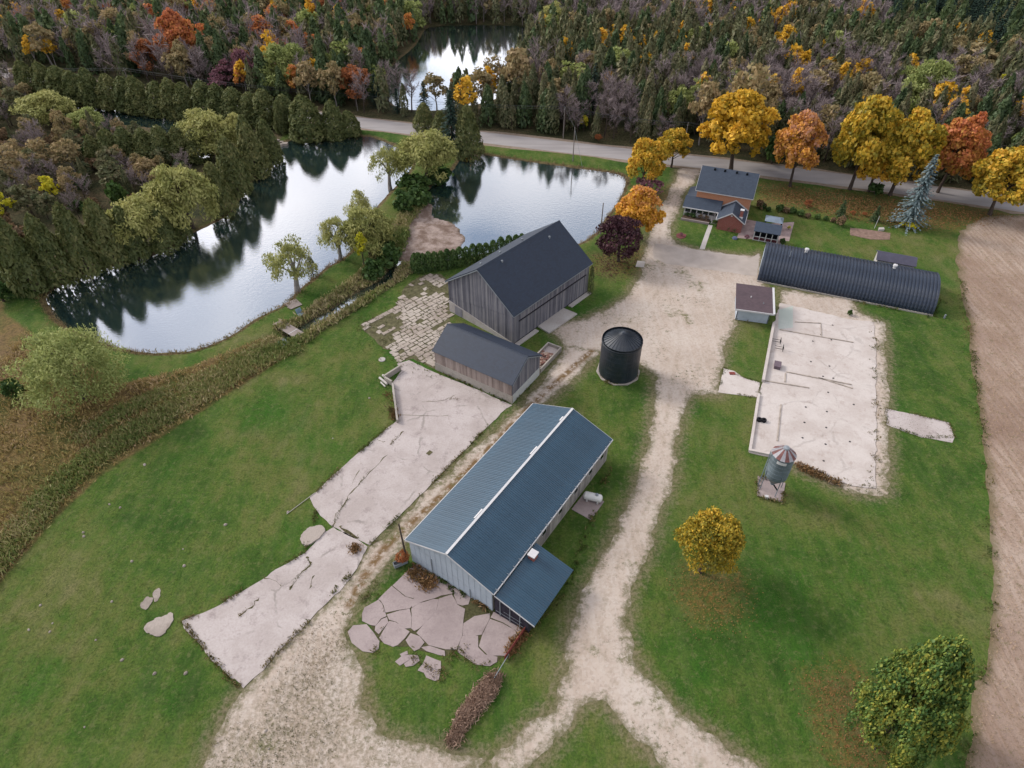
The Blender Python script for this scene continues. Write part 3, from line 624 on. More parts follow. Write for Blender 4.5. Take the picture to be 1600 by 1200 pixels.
box('foundation', plain('white_painted_block', C(206, 208, 206), .8, .2, 0, .08), sb, L / 2 - .2, L / 2 + .1, -Wd / 2 + .2, Wd / 2 - .2, -.1, 1.8)
board_wall(rng, (-L / 2, -Wd / 2), (L / 2, -Wd / 2), lambda f: 1.78, lambda f: he - .05, (0, -1), .34).build('side_boards', M_BARNWOOD2, sb, kind='stuff')
zt = lambda f: he + (hr - he) * (1 - abs(2 * f - 1)) - .05
for e_ in (-1, 1): board_wall(rng, (e_ * L / 2, -Wd / 2), (e_ * L / 2, Wd / 2), lambda f: 1.82, zt, (e_, 0), .34).build('gable_boards', M_BARNWOOD, sb, kind='stuff')
board_wall(rng, (-L / 2, Wd / 2), (L / 2, Wd / 2), lambda f: 1.78, lambda f: he - .05, (0, 1), .4).build('side_boards', M_BARNWOOD, sb, kind='stuff')
for k in (-1, 1):
    rf = roof_slope(MB(), L, Wd, he, hr, k, .3, .3, .18).build('roof', M_SHING, sb); sl = (hr - he) / (Wd / 2)
    for e_ in (-1, 1):
        m = MB(); xx = e_ * (L / 2 + .31); m.extrude([(xx, k * (Wd / 2 + .28), he - sl * .28 - .15), (xx, k * .01, hr - .16), (xx, k * .01, hr + .02), (xx, k * (Wd / 2 + .28), he - sl * .28 + .04)], (e_ * .05, 0, 0)); m.build('bargeboard', M_GALV, rf)
MB().extrude([(-L / 2 - .32, -.25, hr + .03), (-L / 2 - .32, 0, hr + .26), (-L / 2 - .32, .25, hr + .03)], (L + .64, 0, 0)).build('ridge_cap', M_SHING, sb)
pl = thing('walled_bunker', (-4.48, 92.73, 0), -0.5775, 'open concrete walled bay of rubble beside the smaller board barn', 'bunker')
x0, x1, y0, y1 = 5.3, 8.3, Wd / 2 + .5, 12.6
for q in ((x0, x0 + .25, y0, y1), (x1 - .25, x1, y0, y1), (x0 + .25, x1 - .25, y1 - .25, y1)): box('wall', M_WALLCON, pl, *q, -.1, 1.0)
box('floor', M_YARD, pl, x0 + .25, x1 - .25, y0, y1 - .25, -.05, .35)
m = MB(); rs = random.Random(3)
for i in range(160):
    x, y = x0 + .4 + rs.random() * 2.2, y0 + .1 + rs.random() ** 1.3 * 5.2; s_ = .1 + .18 * rs.random(); z = .35 + .6 * max(0, 1 - (y - y0) / 5.5) * rs.random()
    m.box(x - s_, x + s_, y - s_, y + s_, z, z + s_ * 1.2)
m.build('rubble', boards('rubble_mix', (C(88, 52, 48), C(140, 104, 92), C(186, 170, 154)), (3, 3, 3)), pl, kind='stuff')

# ------------------------------------------------------------ long metal barn with lean-to
L, Wd, he, hr = 31.3, 13.71, 5.02, 7.56
mb = thing('metal_barn', (.58, 62.06, 0), .9801, 'long barn with a ribbed blue steel roof and white end wall', 'barn')
hl, hw = L / 2, Wd / 2
m = MB(); m.extrude([(-hl + .02, -hw + .1, .02), (-hl + .02, hw - .1, .02), (-hl + .02, hw - .1, he - .08), (-hl + .02, 0, hr - .08), (-hl + .02, -hw + .1, he - .08)], (.12, 0, 0)); m.build('end_wall', M_WHITEMETAL, mb)
m = MB(); k = 0
y = -hw + .15
while y < hw - .1:
    zt_ = he + (hr - he) * (1 - abs(y) / hw) - .12; m.box(-hl - .012, -hl + .02, y, y + .06, .1, zt_); y += .9
m.build('wall_rib', M_WHITEMETAL, mb, kind='stuff')
box('door_post', M_GALV, mb, -hl - .1, -hl - .012, 3.0, 3.15, .05, 3.6); box('downpipe', M_GALV, mb, -hl - .1, -hl - .012, -3.3, -3.22, .05, 2.0)
m = MB(); m.extrude([(hl - .14, -hw + .1, .02), (hl - .14, hw - .1, .02), (hl - .14, hw - .1, he - .08), (hl - .14, 0, hr - .08), (hl - .14, -hw + .1, he - .08)], (.12, 0, 0)); m.build('end_wall', M_WHITEMETAL, mb)
box('side_wall', M_WALLCON, mb, -hl + .14, hl - .14, hw - .22, hw - .1, 0, he - .1); box('side_wall', M_WALLCON, mb, -hl + .14, hl - .14, -hw + .1, -hw + .22, 0, he - .1)
M_BOARDW = boards('pale_wall_boards', (C(120, 114, 112), C(156, 150, 146), C(182, 176, 170)), (5, 5, .5))
board_wall(rng, (-5.9, -hw + .1), (hl, -hw + .1), lambda f: .4, lambda f: he - .3, (0, -1), .6).build('side_boards', M_BOARDW, mb, kind='stuff')
for x in (-3.2, 1.2, 5.6, 10.0, 13.6):
    w_ = box('window', M_TRIM, mb, x - .6, x + .6, -hw + .02, -hw + .05, 2.3, 3.3); box('pane', M_GLASS, w_, x - .5, x + .5, -hw, -hw + .018, 2.4, 3.2)
npan = 34; pw = (L + .5) / npan; sl = (hr - he) / hw; ov = .35
def roof_panel_mesh(width, run, drop, ribs=3, lower=True):
    mm = MB(); th = .03; mm.extrude([(0, 0, 0), (0, -run, -drop), (0, -run, -drop + th), (0, 0, th)], (width - .012, 0, 0))
    for i in range(ribs):
        x = (i + .12) * width / ribs; mm.extrude([(x, 0, th), (x, -run, th - drop), (x + .02, -run, th - drop + .045), (x + .02, 0, th + .045)], (.06, 0, 0))
    return mm
pm = roof_panel_mesh(pw, hw + ov, sl * (hw + ov)).mesh('roof_panel', M_ROOFMETAL)
for k in (1, -1):
    for i in range(npan):
        o = bpy.data.objects.new('roof_panel', pm); link(o, mb)
        o.location = (-hl - .25 + i * pw, 0, hr) if k == 1 else (-hl - .25 + (i + 1) * pw, 0, hr); o.rotation_euler = (0, 0, 0 if k == 1 else math.pi)
box('ridge_cap', M_TRIM, mb, -hl - .27, hl + .27, -.17, .17, hr + .05, hr + .12)
for x, ln in ((-9.5, 1.8), (4.2, 1.8), (12.5, 1.0)):
    m = MB(); m.extrude([(x, .225, hr + .03), (x, .45, hr - .06), (x, .45, hr + .04), (x, .225, hr + .13)], (ln, 0, 0)); m.build('ridge_vent', M_TRIM, mb)
for k in (-1, 1):
    box('gutter' if k < 0 else 'fascia', M_TRIM, mb, -hl - .27, hl + .27, k * (hw + ov + .05) - .08, k * (hw + ov + .05) + .08, he - sl * ov - .2, he - sl * ov - .02)
    for e_ in (-1, 1):
        m = MB(); xx = e_ * (hl + .27); m.extrude([(xx, k * (hw + ov), he - sl * ov - .22), (xx, k * .0, hr - .2), (xx, k * .0, hr + .02), (xx, k * (hw + ov), he - sl * ov)], (e_ * .05, 0, 0)); m.build('bargeboard', M_TRIM, mb)
bm_ = MB().box(-.03, .03, -.35, .12, -.03, .05).mesh('gutter_bracket', M_GALV)
for i in range(24):
    o = bpy.data.objects.new('gutter_bracket', bm_); link(o, mb); o.location = (-hl + .4 + i * 1.32, -hw - .3, he - sl * .3 + .11)
# lean-to
lt0, lt1, yt, yl, zt0, zl0 = -hl - .1, -6.2, -hw + .02, -12.7, 4.45, 3.0
nl = 10; lw = (lt1 - lt0) / nl; lm = roof_panel_mesh(lw, yt - yl, zt0 - zl0).mesh('lean_to_panel', M_ROOFMETAL)
for i in range(nl):
    o = bpy.data.objects.new('lean_to_panel', lm); link(o, mb); o.location = (lt0 + i * lw, yt - .5, zt0 - .14)
m = MB(); m.extrude([(lt1 - .3, yt - .1, 0), (lt1 - .3, yl + .4, 0), (lt1 - .3, yl + .4, zl0 - .05), (lt1 - .3, yt - .1, zt0 - .4)], (.12, 0, 0)); m.build('lean_to_wall', M_BARNWOOD, mb)
box('lean_to_wall', M_BATTEN, mb, lt0 + .1, lt1 - .3, yl + .4, yl + .52, .1, zl0 - .1)
m = MB(); m.extrude([(lt0 + .12, yt - .3, .0), (lt0 + .12, yl + .55, .0), (lt0 + .12, yl + .55, zl0 - .05), (lt0 + .12, yt - .3, zt0 - .4)], (.06, 0, 0)); m.build('lean_to_wall', plain('dark_mauve_boards', C(62, 58, 68), .9, .1, 0, .3, 2), mb)
m = MB()
for yy in (-8, -9.5, -11): m.box(lt0 + .02, lt0 + .12, yy - .05, yy + .05, .1, 3.5)
m.box(lt0 - .0, lt0 + .02, yl + .9, -7.4, .9, 1.0); m.box(lt0 - .0, lt0 + .02, yl + 1.4, -8.6, 1.7, 1.76); m.build('rail', M_GALV, mb, kind='stuff')
m = MB(); m.extrude([(lt0 - .06, yt - .4, zt0 - .3), (lt0 - .06, yl - .5, zl0 - .32), (lt0 - .06, yl - .5, zl0 - .1), (lt0 - .06, yt - .4, zt0 - .08)], (.06, 0, 0)); m.build('bargeboard', M_TRIM, mb)
ch = box('chimney', M_BRICKR, mb, -8.75, -7.75, -8.6, -7.7, 3.6, 4.9); box('chimney_cap', M_TRIM, ch, -8.85, -7.65, -8.7, -7.6, 4.9, 5.06)

# ------------------------------------------------------------ quonset
Q = thing('quonset_hut', (71.1, 122.4, 0), -.3784, 'dark ribbed arched steel quonset hut beside the concrete foundation', 'quonset hut')
QL, QR, QH = 34.4, 6.34, 4.7
def arch_panel(width):
    mm = MB(); na = 20; prof = [(0, 0), (.12, .0), (.22, .17), (.56, .17), (.66, 0), (width, 0)]
    prof = [(0, .0), (width * .10, .0), (width * .18, .16), (width * .42, .16), (width * .5, 0), (width * .60, 0), (width * .68, .16), (width * .92, .16), (width - .01, 0)]
    vs_ = []
    for a in range(na + 1):
        th = math.pi * a / na; cy, cz = math.cos(th), math.sin(th)
        for x, d in prof: vs_.append((x, cy * (QR + d), cz * (QH + d) + .25))
    w = len(prof); fs = [(a * w + i, a * w + i + 1, (a + 1) * w + i + 1, (a + 1) * w + i) for a in range(na) for i in range(w - 1)]
    return mm.add(vs_, fs)
nq = 26; qw = QL / nq; qm = arch_panel(qw).mesh('arch_panel', M_QUON, False)
for i in range(nq):
    o = bpy.data.objects.new('arch_panel', qm); link(o, Q); o.location = (-QL / 2 + i * qw, 0, 0)
for y in (-QR - .1, QR + .1): box('footing', M_WALLCON, Q, -QL / 2, QL / 2, y - .22, y + .22, -.1, .28)
for x, nm in ((-QL / 2 + .05, 'front_wall'), (QL / 2 - .12, 'back_wall')):
    MB().extrude([(x, QR * math.cos(a) * .99, QH * math.sin(a) * .99 + .2) for a in np.linspace(0, math.pi, 21)], (.06, 0, 0)).build(nm, M_GALV if x < 0 else M_QUON, Q)
box('door', M_WHITEMETAL, Q, -QL / 2 - .02, -QL / 2 + .04, -2.2, 2.2, .05, 3.6)
for x in (-8.9, 8.5):
    MB().lathe([(0.001, .95), (.42, .85), (.46, .6), (.3, .55), (.3, -.2)], 14).build('roof_turbine', M_TRIM, Q, (x, .6, QH + .35))
MB().tube([(-QL / 2 + 5.2, -2.2, 4.2), (-QL / 2 + 5.2, -2.2, 6.2)], .06).build('stove_pipe', M_GALV, Q)
# shed behind the quonset
SB = thing('storage_shed', (84.1, 128.1, 0), -.3784, 'low storage shed with grey roof behind the dark quonset hut', 'shed')
box('wall', M_PORCH, SB, -3.7, 3.7, -1.9, 1.9, 0, 2.4)
for k in (-1, 1): roof_slope(MB(), 7.6, 3.8, 2.42, 3.3, k, .25, .2, .12).build('roof', plain('grey_violet_shingles', C(78, 76, 92), .75, .35, 0, .15, 1), SB)
box('door', M_GALV, SB, -.6, .6, -1.95, -1.905, .05, 2.0)

# ------------------------------------------------------------ silo
S = thing('grain_silo', (19.35, 92.9, 0), 0, 'black round steel silo with a conical ribbed roof on the gravel yard', 'silo')
R = 3.55
MB().prism([(R * 1.13 * math.cos(a), R * 1.13 * math.sin(a)) for a in np.linspace(0, 2 * math.pi, 10, endpoint=False)], -.1, .12).build('pad', M_WALLCON, S)
prof = [(R, .18)]; z = .18
while z < 7.0:
    prof += [(R, z + .82), (R + .012, z + .84), (R + .012, z + .9), (R, z + .92)]; z += .92
prof += [(R, 7.1)]
MB().lathe(prof, 48).build('wall', M_BLACKMETAL, S)
m = MB(); n = 30; a1 = 2 * math.pi / n; ro, zo, ri, zi = R + .07, 7.07, .35, 8.85
m.add([(ro, 0, zo), (ro * math.cos(a1), ro * math.sin(a1), zo), (ri * math.cos(a1), ri * math.sin(a1), zi), (ri, 0, zi)], [(0, 1, 2, 3)])
m.extrude([(ro, -.035, zo), (ri, -.035, zi), (ri, -.035, zi + .09), (ro, -.035, zo + .09)], (0, .07, 0))
rm = m.mesh('roof_panel', M_BLACKMETAL)
for i in range(n):
    o = bpy.data.objects.new('roof_panel', rm); link(o, S); o.rotation_euler = (0, 0, i * a1)
MB().lathe([(.001, 9.15), (.3, 9.1), (.42, 8.95), (.42, 8.8), (.3, 8.7)], 16).build('vent_cap', M_BLACKMETAL, S)
m = MB()
for k in range(16): m.box(.75, .78, -.2, .2, zi - .3 - k * .09, zi - .27 - k * .09)
for s_ in (-.22, .22): m.tube([(R * math.sin(.0) * 0 + s_, -R - .12, .3), (s_, -R - .12, 7.1)], .03, 4)
m.v = [(v_[0], v_[1], v_[2]) for v_ in m.v]; m.build('ladder', M_BLACKMETAL, S, rz=.35)

# ------------------------------------------------------------ feed bin
FB = thing('feed_bin', (39.3, 65.6, 0), -.25, 'grey feed bin on legs with a red and white striped cone roof', 'feed bin')
R = 1.62
MB().prism(GP([(1184,744),(1183,775),(1222,785),(1227,755)]) - np.array([[39.3, 65.6]]), -.1, .1).build('pad', M_PATIO, FB, rz=.25)
pr = [(R, 3.3)]; z = 3.3
while z < 7.6: pr += [(R, z + .7), (R + .03, z + .73), (R, z + .76)]; z += .76
MB().lathe(pr + [(R, 7.9)], 32, ).build('tank', M_BINMETAL, FB)
MB().lathe([(R, 3.3), (.3, 1.35), (.3, 1.15), (.001, 1.15)], 24).build('hopper', M_BINMETAL, FB)
n = 16; a1 = 2 * math.pi / n; ro, zo, ri, zi = R + .12, 7.86, .38, 9.05
pmn = MB().add([(ro, 0, zo), (ro * math.cos(a1), ro * math.sin(a1), zo), (ri * math.cos(a1), ri * math.sin(a1), zi), (ri, 0, zi)], [(0, 1, 2, 3)])
pms = [pmn.mesh('roof_panel', plain('faded_red_steel', C(120, 78, 74), .6, .3, 0, .35, 3)), pmn.mesh('roof_panel', plain('faded_white_steel', C(166, 162, 166), .5, .3, 0, .2, 2))]
for i in range(n):
    o = bpy.data.objects.new('roof_panel', pms[i % 2]); link(o, FB); o.rotation_euler = (0, 0, i * a1)
MB().lathe([(.001, 9.3), (.42, 9.2), (.46, 9.0)], 18).build('lid', M_GALV, FB)
m = MB(); a0 = -1.75; th = np.linspace(a0 - .42, a0 + .42, 8)
m.add([(math.cos(a) * (R + .05), math.sin(a) * (R + .05), z) for z in (7.0, 7.55) for a in th], [(i, i + 1, 9 + i, 8 + i) for i in range(7)]); m.build('nameplate', M_TRIM, FB)
for i in range(4):
    a = .35 + i * math.pi / 2; MB().tube([(math.cos(a) * (R + .05), math.sin(a) * (R + .05), .1), (math.cos(a) * (R + .05), math.sin(a) * (R + .05), 4.4)], .06, 6).build('leg', M_BINMETAL, FB)
m = MB()
for s_ in (-.2, .2): m.tube([(-R - .25, s_, .2), (-R - .2, s_, 7.9), (-.5, s_, 9.1)], .03, 5)
for k in range(26): m.box(-R - .25, -R - .2, -.2, .2, .5 + k * .29, .53 + k * .29)
m.build('ladder', M_BINMETAL, FB)
MB().tube([(0, 0, 1.3), (.9, -.6, .5)], .12, 8).build('auger_tube', M_DARK, FB); box('motor_box', M_TRIM, FB, -.9, -.45, -2.3, -1.9, .1, .55)

# ------------------------------------------------------------ concrete foundation of the vanished barn
FD = thing('barn_foundation', (51, 90, 0), 0, 'large pale bare concrete floor left from a removed barn', 'foundation')
def rel(px, z=0): return GP(px, z) - np.array([[51, 90]])
MB().prism(ragged(rel([(1208.5,508),(1192,597),(1185,616),(1171,707),(1205,714),(1244,726),(1289,745),(1330,759),(1367,763),(1369,660),(1368,535),(1365,503),(1333,500),(1219,473)], .12), .6, .3), -.1, .12).build('floor', M_SLAB, FD)
def wall_px(name, px, w, h, mat, parent, z0=.1):
    l = rel(px, 0); t_ = l[-1] - l[0]; n_ = np.array([-t_[1], t_[0]]) / np.linalg.norm(t_)
    for a, b in zip(l[:-1], l[1:]): MB().prism([a - n_ * w / 2, b - n_ * w / 2, b + n_ * w / 2, a + n_ * w / 2], z0, h).build(name, mat, parent)
wall_px('low_wall', [(1208,508),(1191.5,598)], .45, .75, M_SLAB, FD); wall_px('low_wall', [(1185,618),(1171,707)], .4, .5, M_SLAB, FD); wall_px('low_wall', [(1172,706),(1206,713)], .4, .55, M_SLAB, FD)
M_KERB = plain('stained_kerb', C(176, 164, 152), .9, .1, 0, .3, 1)
for q in ([(1195,596),(1264,607)], [(1228,582),(1330,602)], [(1218,516),(1333,536)], [(1242,504),(1282,506),(1283,526)], [(1220,633),(1214,690)], [(1227,584),(1226,598)], [(1278,591),(1332,608)]): wall_px('floor_kerb', q, .22, .24, M_KERB, FD, .1)
for x, y in ((1301,508),(1299,531),(1270,533),(1267,565),(1296,572),(1286,588),(1302,591),(1259,636),(1294,613),(1292,643),(1291,668),(1290,694),(1257,660),(1328,690),(1254,684),(1287,720),(1334,632),(1283,523)):
    a, b = rel([(x, y)], .12)[0]; MB().lathe([(.001, .16), (.17, .15), (.2, .11)], 9, (a, b)).build('drain_cap', plain('dark_iron', C(70, 66, 66), .7, .3) if 'dark_iron' not in bpy.data.materials else bpy.data.materials['dark_iron'], FD)
MB().prism(rel([(1217,484),(1239,478),(1239,512),(1216,514)], .13), .1, .135).build('floor_panel', concrete('painted_green_floor', C(190, 196, 186), C(206, 208, 200), C(168, 176, 166), .4, 0), FD)
# small block shed at its corner
BS = thing('block_shed', (48.6, 111.6, 0), -.24, 'small shed with flat brown roof and white front beside the foundation', 'shed')
x0, x1, y0, y1 = -3.2, 3.0, -3.6, 3.7
m = MB(); m.extrude([(x0, y0, 0), (x0, y1, 0), (x0, y1, 3.4), (x0, y0, 2.75)], (.2, 0, 0)); m.extrude([(x1 - .2, y0, 0), (x1 - .2, y1, 0), (x1 - .2, y1, 3.4), (x1 - .2, y0, 2.75)], (.2, 0, 0)); m.box(x0 + .2, x1 - .2, y0, y0 + .2, 0, 2.7); m.box(x0 + .2, x1 - .2, y1 - .2, y1, 0, 3.3)
m.build('wall', M_WHITEMETAL, BS)
MB().extrude([(x0 - .5, y0 - .6, 2.72), (x0 - .5, y1 + .4, 3.46), (x0 - .5, y1 + .4, 3.62), (x0 - .5, y0 - .6, 2.88)], (x1 - x0 + .9, 0, 0)).build('roof', M_SHING2, BS)
box('fascia', M_TRIM, BS, x0 - .55, x1 + .55, y0 - .72, y0 - .6, 2.6, 2.92)
MB().extrude([(x1 + .4, y0 - .6, 2.6), (x1 + .4, y1 + .4, 3.4), (x1 + .4, y1 + .4, 3.68), (x1 + .4, y0 - .6, 2.92)], (.4, 0, 0)).build('fascia', M_TRIM, BS)
for x in (x0 + .05, x1 - .15): box('corner_post', M_DARK, BS, x, x + .1, y0 - .06, y0 - .005, .02, 2.6)
MB().tube([(-.8, 0, 3.1), (-.8, 0, 3.6)], .1).build('vent_pipe', M_TRIM, BS); MB().tube([(1.6, -1.5, 3.0), (1.6, -1.5, 3.4)], .1).build('vent_pipe', M_GALV, BS)

# ------------------------------------------------------------ house
HX, HY, HYAW = 52.93, 155.75, -.372
H = thing('farmhouse', (HX, HY, 0), HYAW, 'two storey orange and red brick farmhouse with blue shingle roofs and white porch', 'house')
L, Wd, he, hr = 12.8, 9.66, 6.6, 10.17; hl, hw = L / 2, Wd / 2
m = MB(); m.box(-hl, hl, -hw, -hw + .3, 0, he); m.box(-hl, hl, hw - .3, hw, 0, he)
for x in (-hl, hl - .3): m.extrude([(x, -hw + .3, 0), (x, hw - .3, 0), (x, hw - .3, he), (x, 0, hr - .1), (x, -hw + .3, he)], (.3, 0, 0))
m.build('main_wall', M_BRICKO, H)
for k in (-1, 1):
    rf = roof_slope(MB(), L, Wd, he, hr, k, .5, .4, .16).build('roof', M_SHINGH, H); sl = (hr - he) / hw
    box('fascia', M_TRIM, rf, -hl - .41, hl + .41, k * (hw + .52) - .06, k * (hw + .52) + .06, he - sl * .5 - .16, he - sl * .5 + .06)
    for e_ in (-1, 1):
        m = MB(); xx = e_ * (hl + .41); m.extrude([(xx, k * (hw + .5), he - sl * .5 - .16), (xx, 0, hr - .16), (xx, 0, hr + .03), (xx, k * (hw + .5), he - sl * .5 + .05)], (e_ * .06, 0, 0)); m.build('bargeboard', M_TRIM, rf)
for x in (-3.6, -1.2, 1.6, 4.0): box('roof_vent', M_DARK, H, x - .22, x + .22, -.75, -.35, hr - .45, hr + .12)
def window(parent, x0, x1, z0, z1, y, ny):
    w_ = box('window', M_TRIM, parent, x0, x1, min(y, y + ny * .05), max(y, y + ny * .05), z0, z1); a, b = y + ny * .052, y + ny * .07
    box('pane', M_GLASS, w_, x0 + .1, x1 - .1, min(a, b), max(a, b), z0 + .1, z1 - .1); return w_
for x in (-4, 0, 4): window(H, x - .55, x + .55, 4.2, 5.8, hw, 1); window(H, x - .55, x + .55, 1.2, 2.9, hw, 1)
for y in (-2, 2):
    for z in (1.2, 4.2):
        w_ = box('window', M_TRIM, H, hl, hl + .05, y - .5, y + .5, z, z + 1.5); box('pane', M_GLASS, w_, hl + .052, hl + .07, y - .4, y + .4, z + .1, z + 1.4)
# rear brick wing
xw, ww, ew, rw, yw = 3.06, 5.7, 2.85, 4.75, -11.0
m = MB(); m.box(xw - ww / 2, xw - ww / 2 + .25, yw + .25, -hw, 0, ew); m.box(xw + ww / 2 - .25, xw + ww / 2, yw + .25, -hw, 0, ew)
m.extrude([(xw - ww / 2, yw, 0), (xw + ww / 2, yw, 0), (xw + ww / 2, yw, ew), (xw, yw, rw - .1), (xw - ww / 2, yw, ew)], (0, .25, 0)); m.build('wing_wall', M_BRICKR, H)
sl = (rw - ew) / (ww / 2)
for k in (-1, 1):
    ye = xw + k * (ww / 2 + .45); ze = ew - sl * .45; pr = [(ye, yw - .35, ze), (xw, yw - .35, rw), (xw, yw - .35, rw + .15), (ye, yw - .35, ze + .15)]
    rf = MB().extrude(pr, (0, -hw - yw + .34, 0)).build('wing_roof', M_SHINGH, H)
    m = MB(); m.extrude([(ye, yw - .36, ze - .12), (xw, yw - .36, rw - .12), (xw, yw - .36, rw + .16), (ye, yw - .36, ze + .16)], (0, -.06, 0)); m.build('bargeboard', M_TRIM, rf)
    box('gutter', M_TRIM, rf, ye - .06 + k * .06, ye + .06 + k * .06, yw - .35, -hw - .05, ze - .05, ze + .1)
m = MB(); m.extrude([(xw - ww / 2 - .5, -hw - .07, ew - .1), (xw, -hw - .07, rw + .1), (xw + ww / 2 + .5, -hw - .07, ew - .1), (xw + ww / 2 + .5, -hw - .07, ew + .2), (xw, -hw - .07, rw + .45), (xw - ww / 2 - .5, -hw - .07, ew + .2)], (0, .06, 0)); m.build('flashing', M_TRIM, H)
ch = box('chimney', M_BRICKR, H, 4.75, 5.45, -10.2, -9.5, 3.3, 5.3); box('chimney_cap', M_TRIM, ch, 4.65, 5.55, -10.3, -9.4, 5.3, 5.42); box('chimney_base', M_TRIM, ch, 4.65, 5.55, -10.45, -10.22, 3.0, 3.75)
box('gable_light', M_TRIM, H, xw - .2, xw + .2, yw - .05, yw - .005, rw - .9, rw - .6)
# sun porch
px0, px1, py, pe, pt = -8.5, xw - ww / 2, -7.3, 2.7, 4.25
box('porch_wall', M_PORCH, H, px0, px1 - .02, py, py + .18, .0, 1.25); box('porch_wall', M_PORCH, H, px0, px0 + .18, py + .18, -hw, 0, 2.6); box('porch_wall', M_PORCH, H, px0, px1 - .02, py + .01, py + .16, 2.25, 2.6)
xs_ = np.linspace(px0 + .25, px1 - 1.3, 6)
for a, b in zip(xs_[:-1], xs_[1:]):
    w_ = box('window', M_TRIM, H, a + .03, b - .03, py + .0, py + .1, 1.25, 2.25); box('pane', M_GLASS, w_, a + .12, b - .12, py - .02, py - .002, 1.33, 2.2)
d_ = box('door', M_TRIM, H, px1 - 1.2, px1 - .25, py - .05, py - .004, .5, 2.3); box('pane', M_GLASS, d_, px1 - 1.0, px1 - .45, py - .075, py - .052, 1.35, 2.1)
MB().extrude([(px0 - .4, py - .5, pe - .15), (px0 - .4, -hw - .08, pt), (px0 - .4, -hw - .08, pt + .14), (px0 - .4, py - .5, pe)], (px1 - px0 + .3, 0, 0)).build('porch_roof', M_SHINGH, H)
box('gutter', M_TRIM, H, px0 - .42, px1 - .1, py - .66, py - .51, pe - .2, pe + .0)
box('porch_floor', M_WALLCON, H, px0, px1, py + .18, -hw, 0, .5)
MB().extrude([(-hl - .05, 2.2, 4.1), (-hl - .05, -hw, 4.1), (-8.9, -hw, 3.2), (-8.9, 2.2, 3.2)], (0, 0, .14)).build('side_porch_roof', M_SHINGH, H)
m = MB()
for y in (2.0, -1.2): m.box(-8.7, -8.55, y - .08, y + .08, 0, 3.2)
m.box(-8.7, -hl, -hw + .1, 2.2, 0, .4); m.build('side_porch', M_PORCH, H, kind='stuff')
st_ = None
for i in range(4): box('step', M_PALE, H, px1 - 1.6, px1 - .2, py - .35 - .32 * i, py - .05 - .32 * i if i == 0 else py - .35 - .32 * (i - 1), 0, .5 - .12 * i)
for x in (px1 - 1.65, px1 - .12): MB().tube([(x, py - .1, 1.4), (x, py - 1.5, .9), (x, py - 1.5, .0)], .035, 5).build('handrail', M_TRIM, H)
fbd = box('planting_wall', M_PATIO, H, px0 - .1, px1 - 2.0, py - 2.3, py - 2.05, -.1, .55); box('planting_soil', plain('garden_soil', C(84, 70, 58), .95, .1, 0, .3, 2), H, px0, px1 - 2.0, py - 2.05, py, -.05, .3)
# patio, pavilion, gazebo
PT = MB().prism(GP([(1161,342),(1182,346),(1198,350),(1241,347),(1233,377),(1222,376),(1220,382),(1176,374),(1151,372),(1156,360)]), -.05, .05).build('patio', plain('pink_patio_pavers', C(166, 146, 142), .9, .1, 0, .25, .7)); tag(PT, kind='structure')
PV = thing('garden_pavilion', (HX, HY, 0), HYAW, 'white framed open pavilion with dark roof on the patio by the house', 'pavilion')
a0, a1, b0, b1 = 9.0, 14.35, -13.2, -11.0
for x in np.linspace(a0, a1, 5): box('post', M_TRIM, PV, x - .09, x + .09, b0 - .09, b0 + .09, .05, 2.55)
for x in (a0, a1): box('post', M_TRIM, PV, x - .09, x + .09, b1 - .09, b1 + .09, .05, 2.55)
for z in (.1, 1.0, 2.42): box('rail', M_TRIM, PV, a0 + .09, a1 - .09, b0 - .05, b0 + .05, z, z + .12)
box('lower_panel', plain('maroon_panel', C(92, 48, 56), .7, .2), PV, a0 + .1, a1 - .1, b0 - .02, b0 + .02, .25, .98)
box('back_wall', M_DARK, PV, a0 + .1, a1 - .1, b1 - .05, b1 + .05, .05, 2.5)
MB().extrude([(a0 - .3, b0 - .45, 2.5), (a0 - .3, b1 + .3, 3.5), (a0 - .3, b1 + .3, 3.62), (a0 - .3, b0 - .45, 2.62)], (a1 - a0 + .6, 0, 0)).build('roof', M_SHINGH, PV)
GZ = thing('gazebo', (HX, HY, 0), HYAW, 'grey hip roofed gazebo behind the dark roofed patio pavilion', 'gazebo')
a0, a1, b0, b1 = 10.6, 14.7, -8.1, -4.8; cxm, cym = (a0 + a1) / 2, (b0 + b1) / 2
for x in (a0 + .2, a1 - .2):
    for y in (b0 + .2, b1 - .2): box('post', M_DARK, GZ, x - .1, x + .1, y - .1, y + .1, 0, 2.7)
MB().add([(a0, b0, 2.7), (a1, b0, 2.7), (a1, b1, 2.7), (a0, b1, 2.7), (a0 + .9, cym, 3.35), (a1 - .9, cym, 3.35)], [(0, 1, 5, 4), (1, 2, 5), (2, 3, 4, 5), (3, 0, 4), (3, 2, 1, 0)]).build('roof', metal_sheet('pale_grey_gazebo_roof', C(124, 138, 152), .5, .4), GZ)
# distant long barn behind the left hedge
DB = thing('far_barn', tuple(G(92, 62)), math.atan2(*(G(112, 52) - G(70, 66))[1::-1]), 'distant low barn with pale roof among the trees at upper left', 'barn')
box('wall', M_BARNWOOD, DB, -14, 14, -4, 4, 0, 4)
for k in (-1, 1): roof_slope(MB(), 28, 8, 4, 6.2, k, .4, .4, .15).build('roof', plain('pale_pink_roof', C(196, 180, 178), .6, .3, 0, .1), DB)
